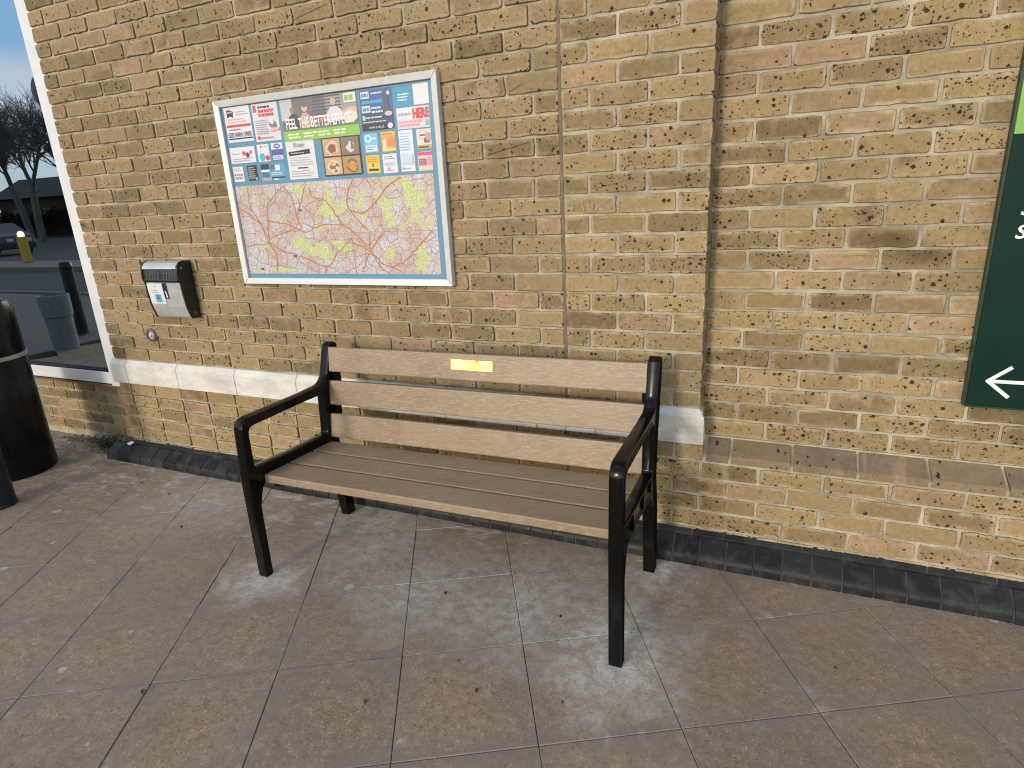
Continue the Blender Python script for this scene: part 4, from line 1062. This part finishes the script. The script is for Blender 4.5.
# parked car
car = empty('parked_car', (-26.0, -14.5, -.1), 'silver-grey parked hatchback beyond the traffic island', 'car', rz=0)
body = [(-2.05, .30), (-2.08, .62), (-1.95, .86), (-1.20, .96), (-.55, 1.40), (.75, 1.44), (1.55, 1.02), (2.0, .88), (2.08, .55), (2.02, .28), (1.62, .28), (1.55, .50), (1.30, .62), (1.05, .50), (.98, .28), (-.95, .28), (-1.02, .50), (-1.27, .62), (-1.52, .50), (-1.59, .28)]
def prism_y(mb, pr, y0, y1, ox, oz, mi=0):
    n = len(pr); mb.add([(ox + a, y0, oz + b_) for a, b_ in pr] + [(ox + a, y1, oz + b_) for a, b_ in pr], [tuple(range(n)), tuple(range(n, 2*n))[::-1]] + [(i, n+i, n+(i+1) % n, (i+1) % n) for i in range(n)], mi)
mb = MB(); prism_y(mb, body, -15.35, -13.65, -26, -.1); mb.build('body', simple('silver_car_paint', (.08, .085, .09), .35, metal=.3), car, bevel=.05)
CG = simple('car_glass', (.01, .012, .014), .08)
for y0 in (-15.356, -13.652):
    for pr in ([(-1.0, .98), (-.5, 1.34), (.05, 1.37), (.05, .98)], [(.12, .98), (.12, 1.37), (.7, 1.37), (1.3, 1.0)]):
        mb = MB(); prism_y(mb, pr, y0, y0 + .008, -26, -.1); mb.build('window', CG, car)
for xx in (-27.27, -24.70):
    for y0, y1 in ((-15.4, -15.2), (-13.8, -13.6)):
        mb = MB(); mb.tube((xx, y0, .20), (xx, y1, .20), .30, .30, 24); wh = mb.build('wheel', simple('tyre', (.015, .015, .015), .8), car)
        mb = MB(); mb.tube((xx, y0 - .006, .20), (xx, y1 + .006, .20), .19, .19, 16); mb.build('rim', STEEL, wh)
for y0 in (-14.25, -15.05):
    mb = MB(); mb.box(-23.97, -23.90, y0 - .12, y0 + .12, .52, .66); mb.build('headlight', simple('lamp_glass', (.6, .6, .6), .1), car)
# far hall and bare trees
hall = empty('brick_hall', (-52, -33, 0), 'long low dark brick hall behind the bare trees across the road', 'building')
mb = MB(); mb.box(-66, -38, -38, -33, -.1, 3.2); mb.build('wall', simple('dark_hall_brick', (.05, .035, .028), .9, var=.3, vscale=1), hall)
mb = MB(); mb.add([(-66.5, -38.6, 3.2), (-37.5, -38.6, 3.2), (-37.5, -32.4, 3.2), (-66.5, -32.4, 3.2), (-66.5, -35.5, 5.0), (-37.5, -35.5, 5.0)], [(0,1,5,4), (2,3,4,5), (1,2,5), (3,0,4), (0,3,2,1)]); mb.build('roof', simple('slate', (.03, .03, .035), .7), hall)
HG = simple('hall_glass', (.02, .025, .03), .1)
for i in range(6):
    mb = MB(); mb.box(-64 + i * 4.4, -62.2 + i * 4.4, -32.99, -32.95, 1.0, 2.3); mb.build('window', HG, hall)
BARK = simple('bark', (.15, .14, .13), .9, var=.3, vscale=6)
def tree(x, y, h, seed, label):
    rr = random.Random(seed)
    t = empty('bare_tree', (x, y, -.1), label, 'tree', 'bare trees across the road')
    tm = MB(); cm = MB()
    def grow(p, d_, l_, r_, lev):
        n = 3 if lev < 5 else 2; q_ = p
        for i in range(n):
            d2 = (d_ + Vector((rr.gauss(0, .10), rr.gauss(0, .10), rr.gauss(0, .06)))).normalized()
            e_ = q_ + d2 * l_ / n
            (tm if lev == 0 else cm).tube(q_, e_, r_ * (1 - .25 * i / n), r_ * (1 - .25 * (i+1) / n), 6 if lev < 2 else 3, caps=False)
            q_ = e_; d_ = d2
            if lev < 5 and (lev > 0 or i == n - 1):
                for k in range(2 if lev < 4 else 2):
                    ax = d_.orthogonal().normalized(); ax.rotate(Matrix.Rotation(rr.random() * 6.283, 3, d_))
                    nd = (d_ * rr.uniform(.7, 1.1) + ax * rr.uniform(.4, .85) + Vector((0, 0, .18))).normalized()
                    grow(q_, nd, l_ * rr.uniform(.56, .80), max(.009, r_ * rr.uniform(.40, .55)), lev + 1)
    grow(Vector((x, y, -.1)), Vector((0, 0, 1)), h * .22, h * .016, 0)
    tm.build('trunk', BARK, t); cm.build('crown', BARK, t)
k = 0
for x, y, h, lab in ((-40, -23.5, 15, 'tall bare tree nearest the road junction'), (-47, -25, 17, 'broad bare tree in front of the hall gable'), (-36, -27.5, 15, 'bare tree right of the tall one beside the verge'), (-56, -29.5, 19, 'large bare tree far down the road'), (-18, -36, 14, 'bare tree standing alone at the edge of the car park'), (-25.5, -43, 17, 'tall bare tree left of the lone car park tree')):
    k += 1; tree(x, y, h, 40 + k, lab)
HEDGE = simple('hedge_leaf', (.022, .032, .014), .85, var=.5, vscale=3)
mb = MB()
car.location += Vector((-8.0, -.6, 0))
for i in range(9000):
    x = rnd.uniform(-66, -30); y = -30.6 + rnd.gauss(0, .45); hh = 1.7 + .35 * math.sin(x * .9) + .25 * math.sin(x * 2.3)
    z = rnd.random() ** .6 * hh; s = rnd.uniform(.08, .2); a = Vector((rnd.gauss(0, 1), rnd.gauss(0, 1), rnd.gauss(0, 1))).normalized(); b_ = a.orthogonal().normalized()
    p = Vector((x, y, z)); mb.poly([p - a * s, p + b_ * s * .5, p + a * s, p - b_ * s * .5])
o = mb.build('hedge', HEDGE); tag(o, 'long dark clipped hedge along the far side of the road', 'hedge')
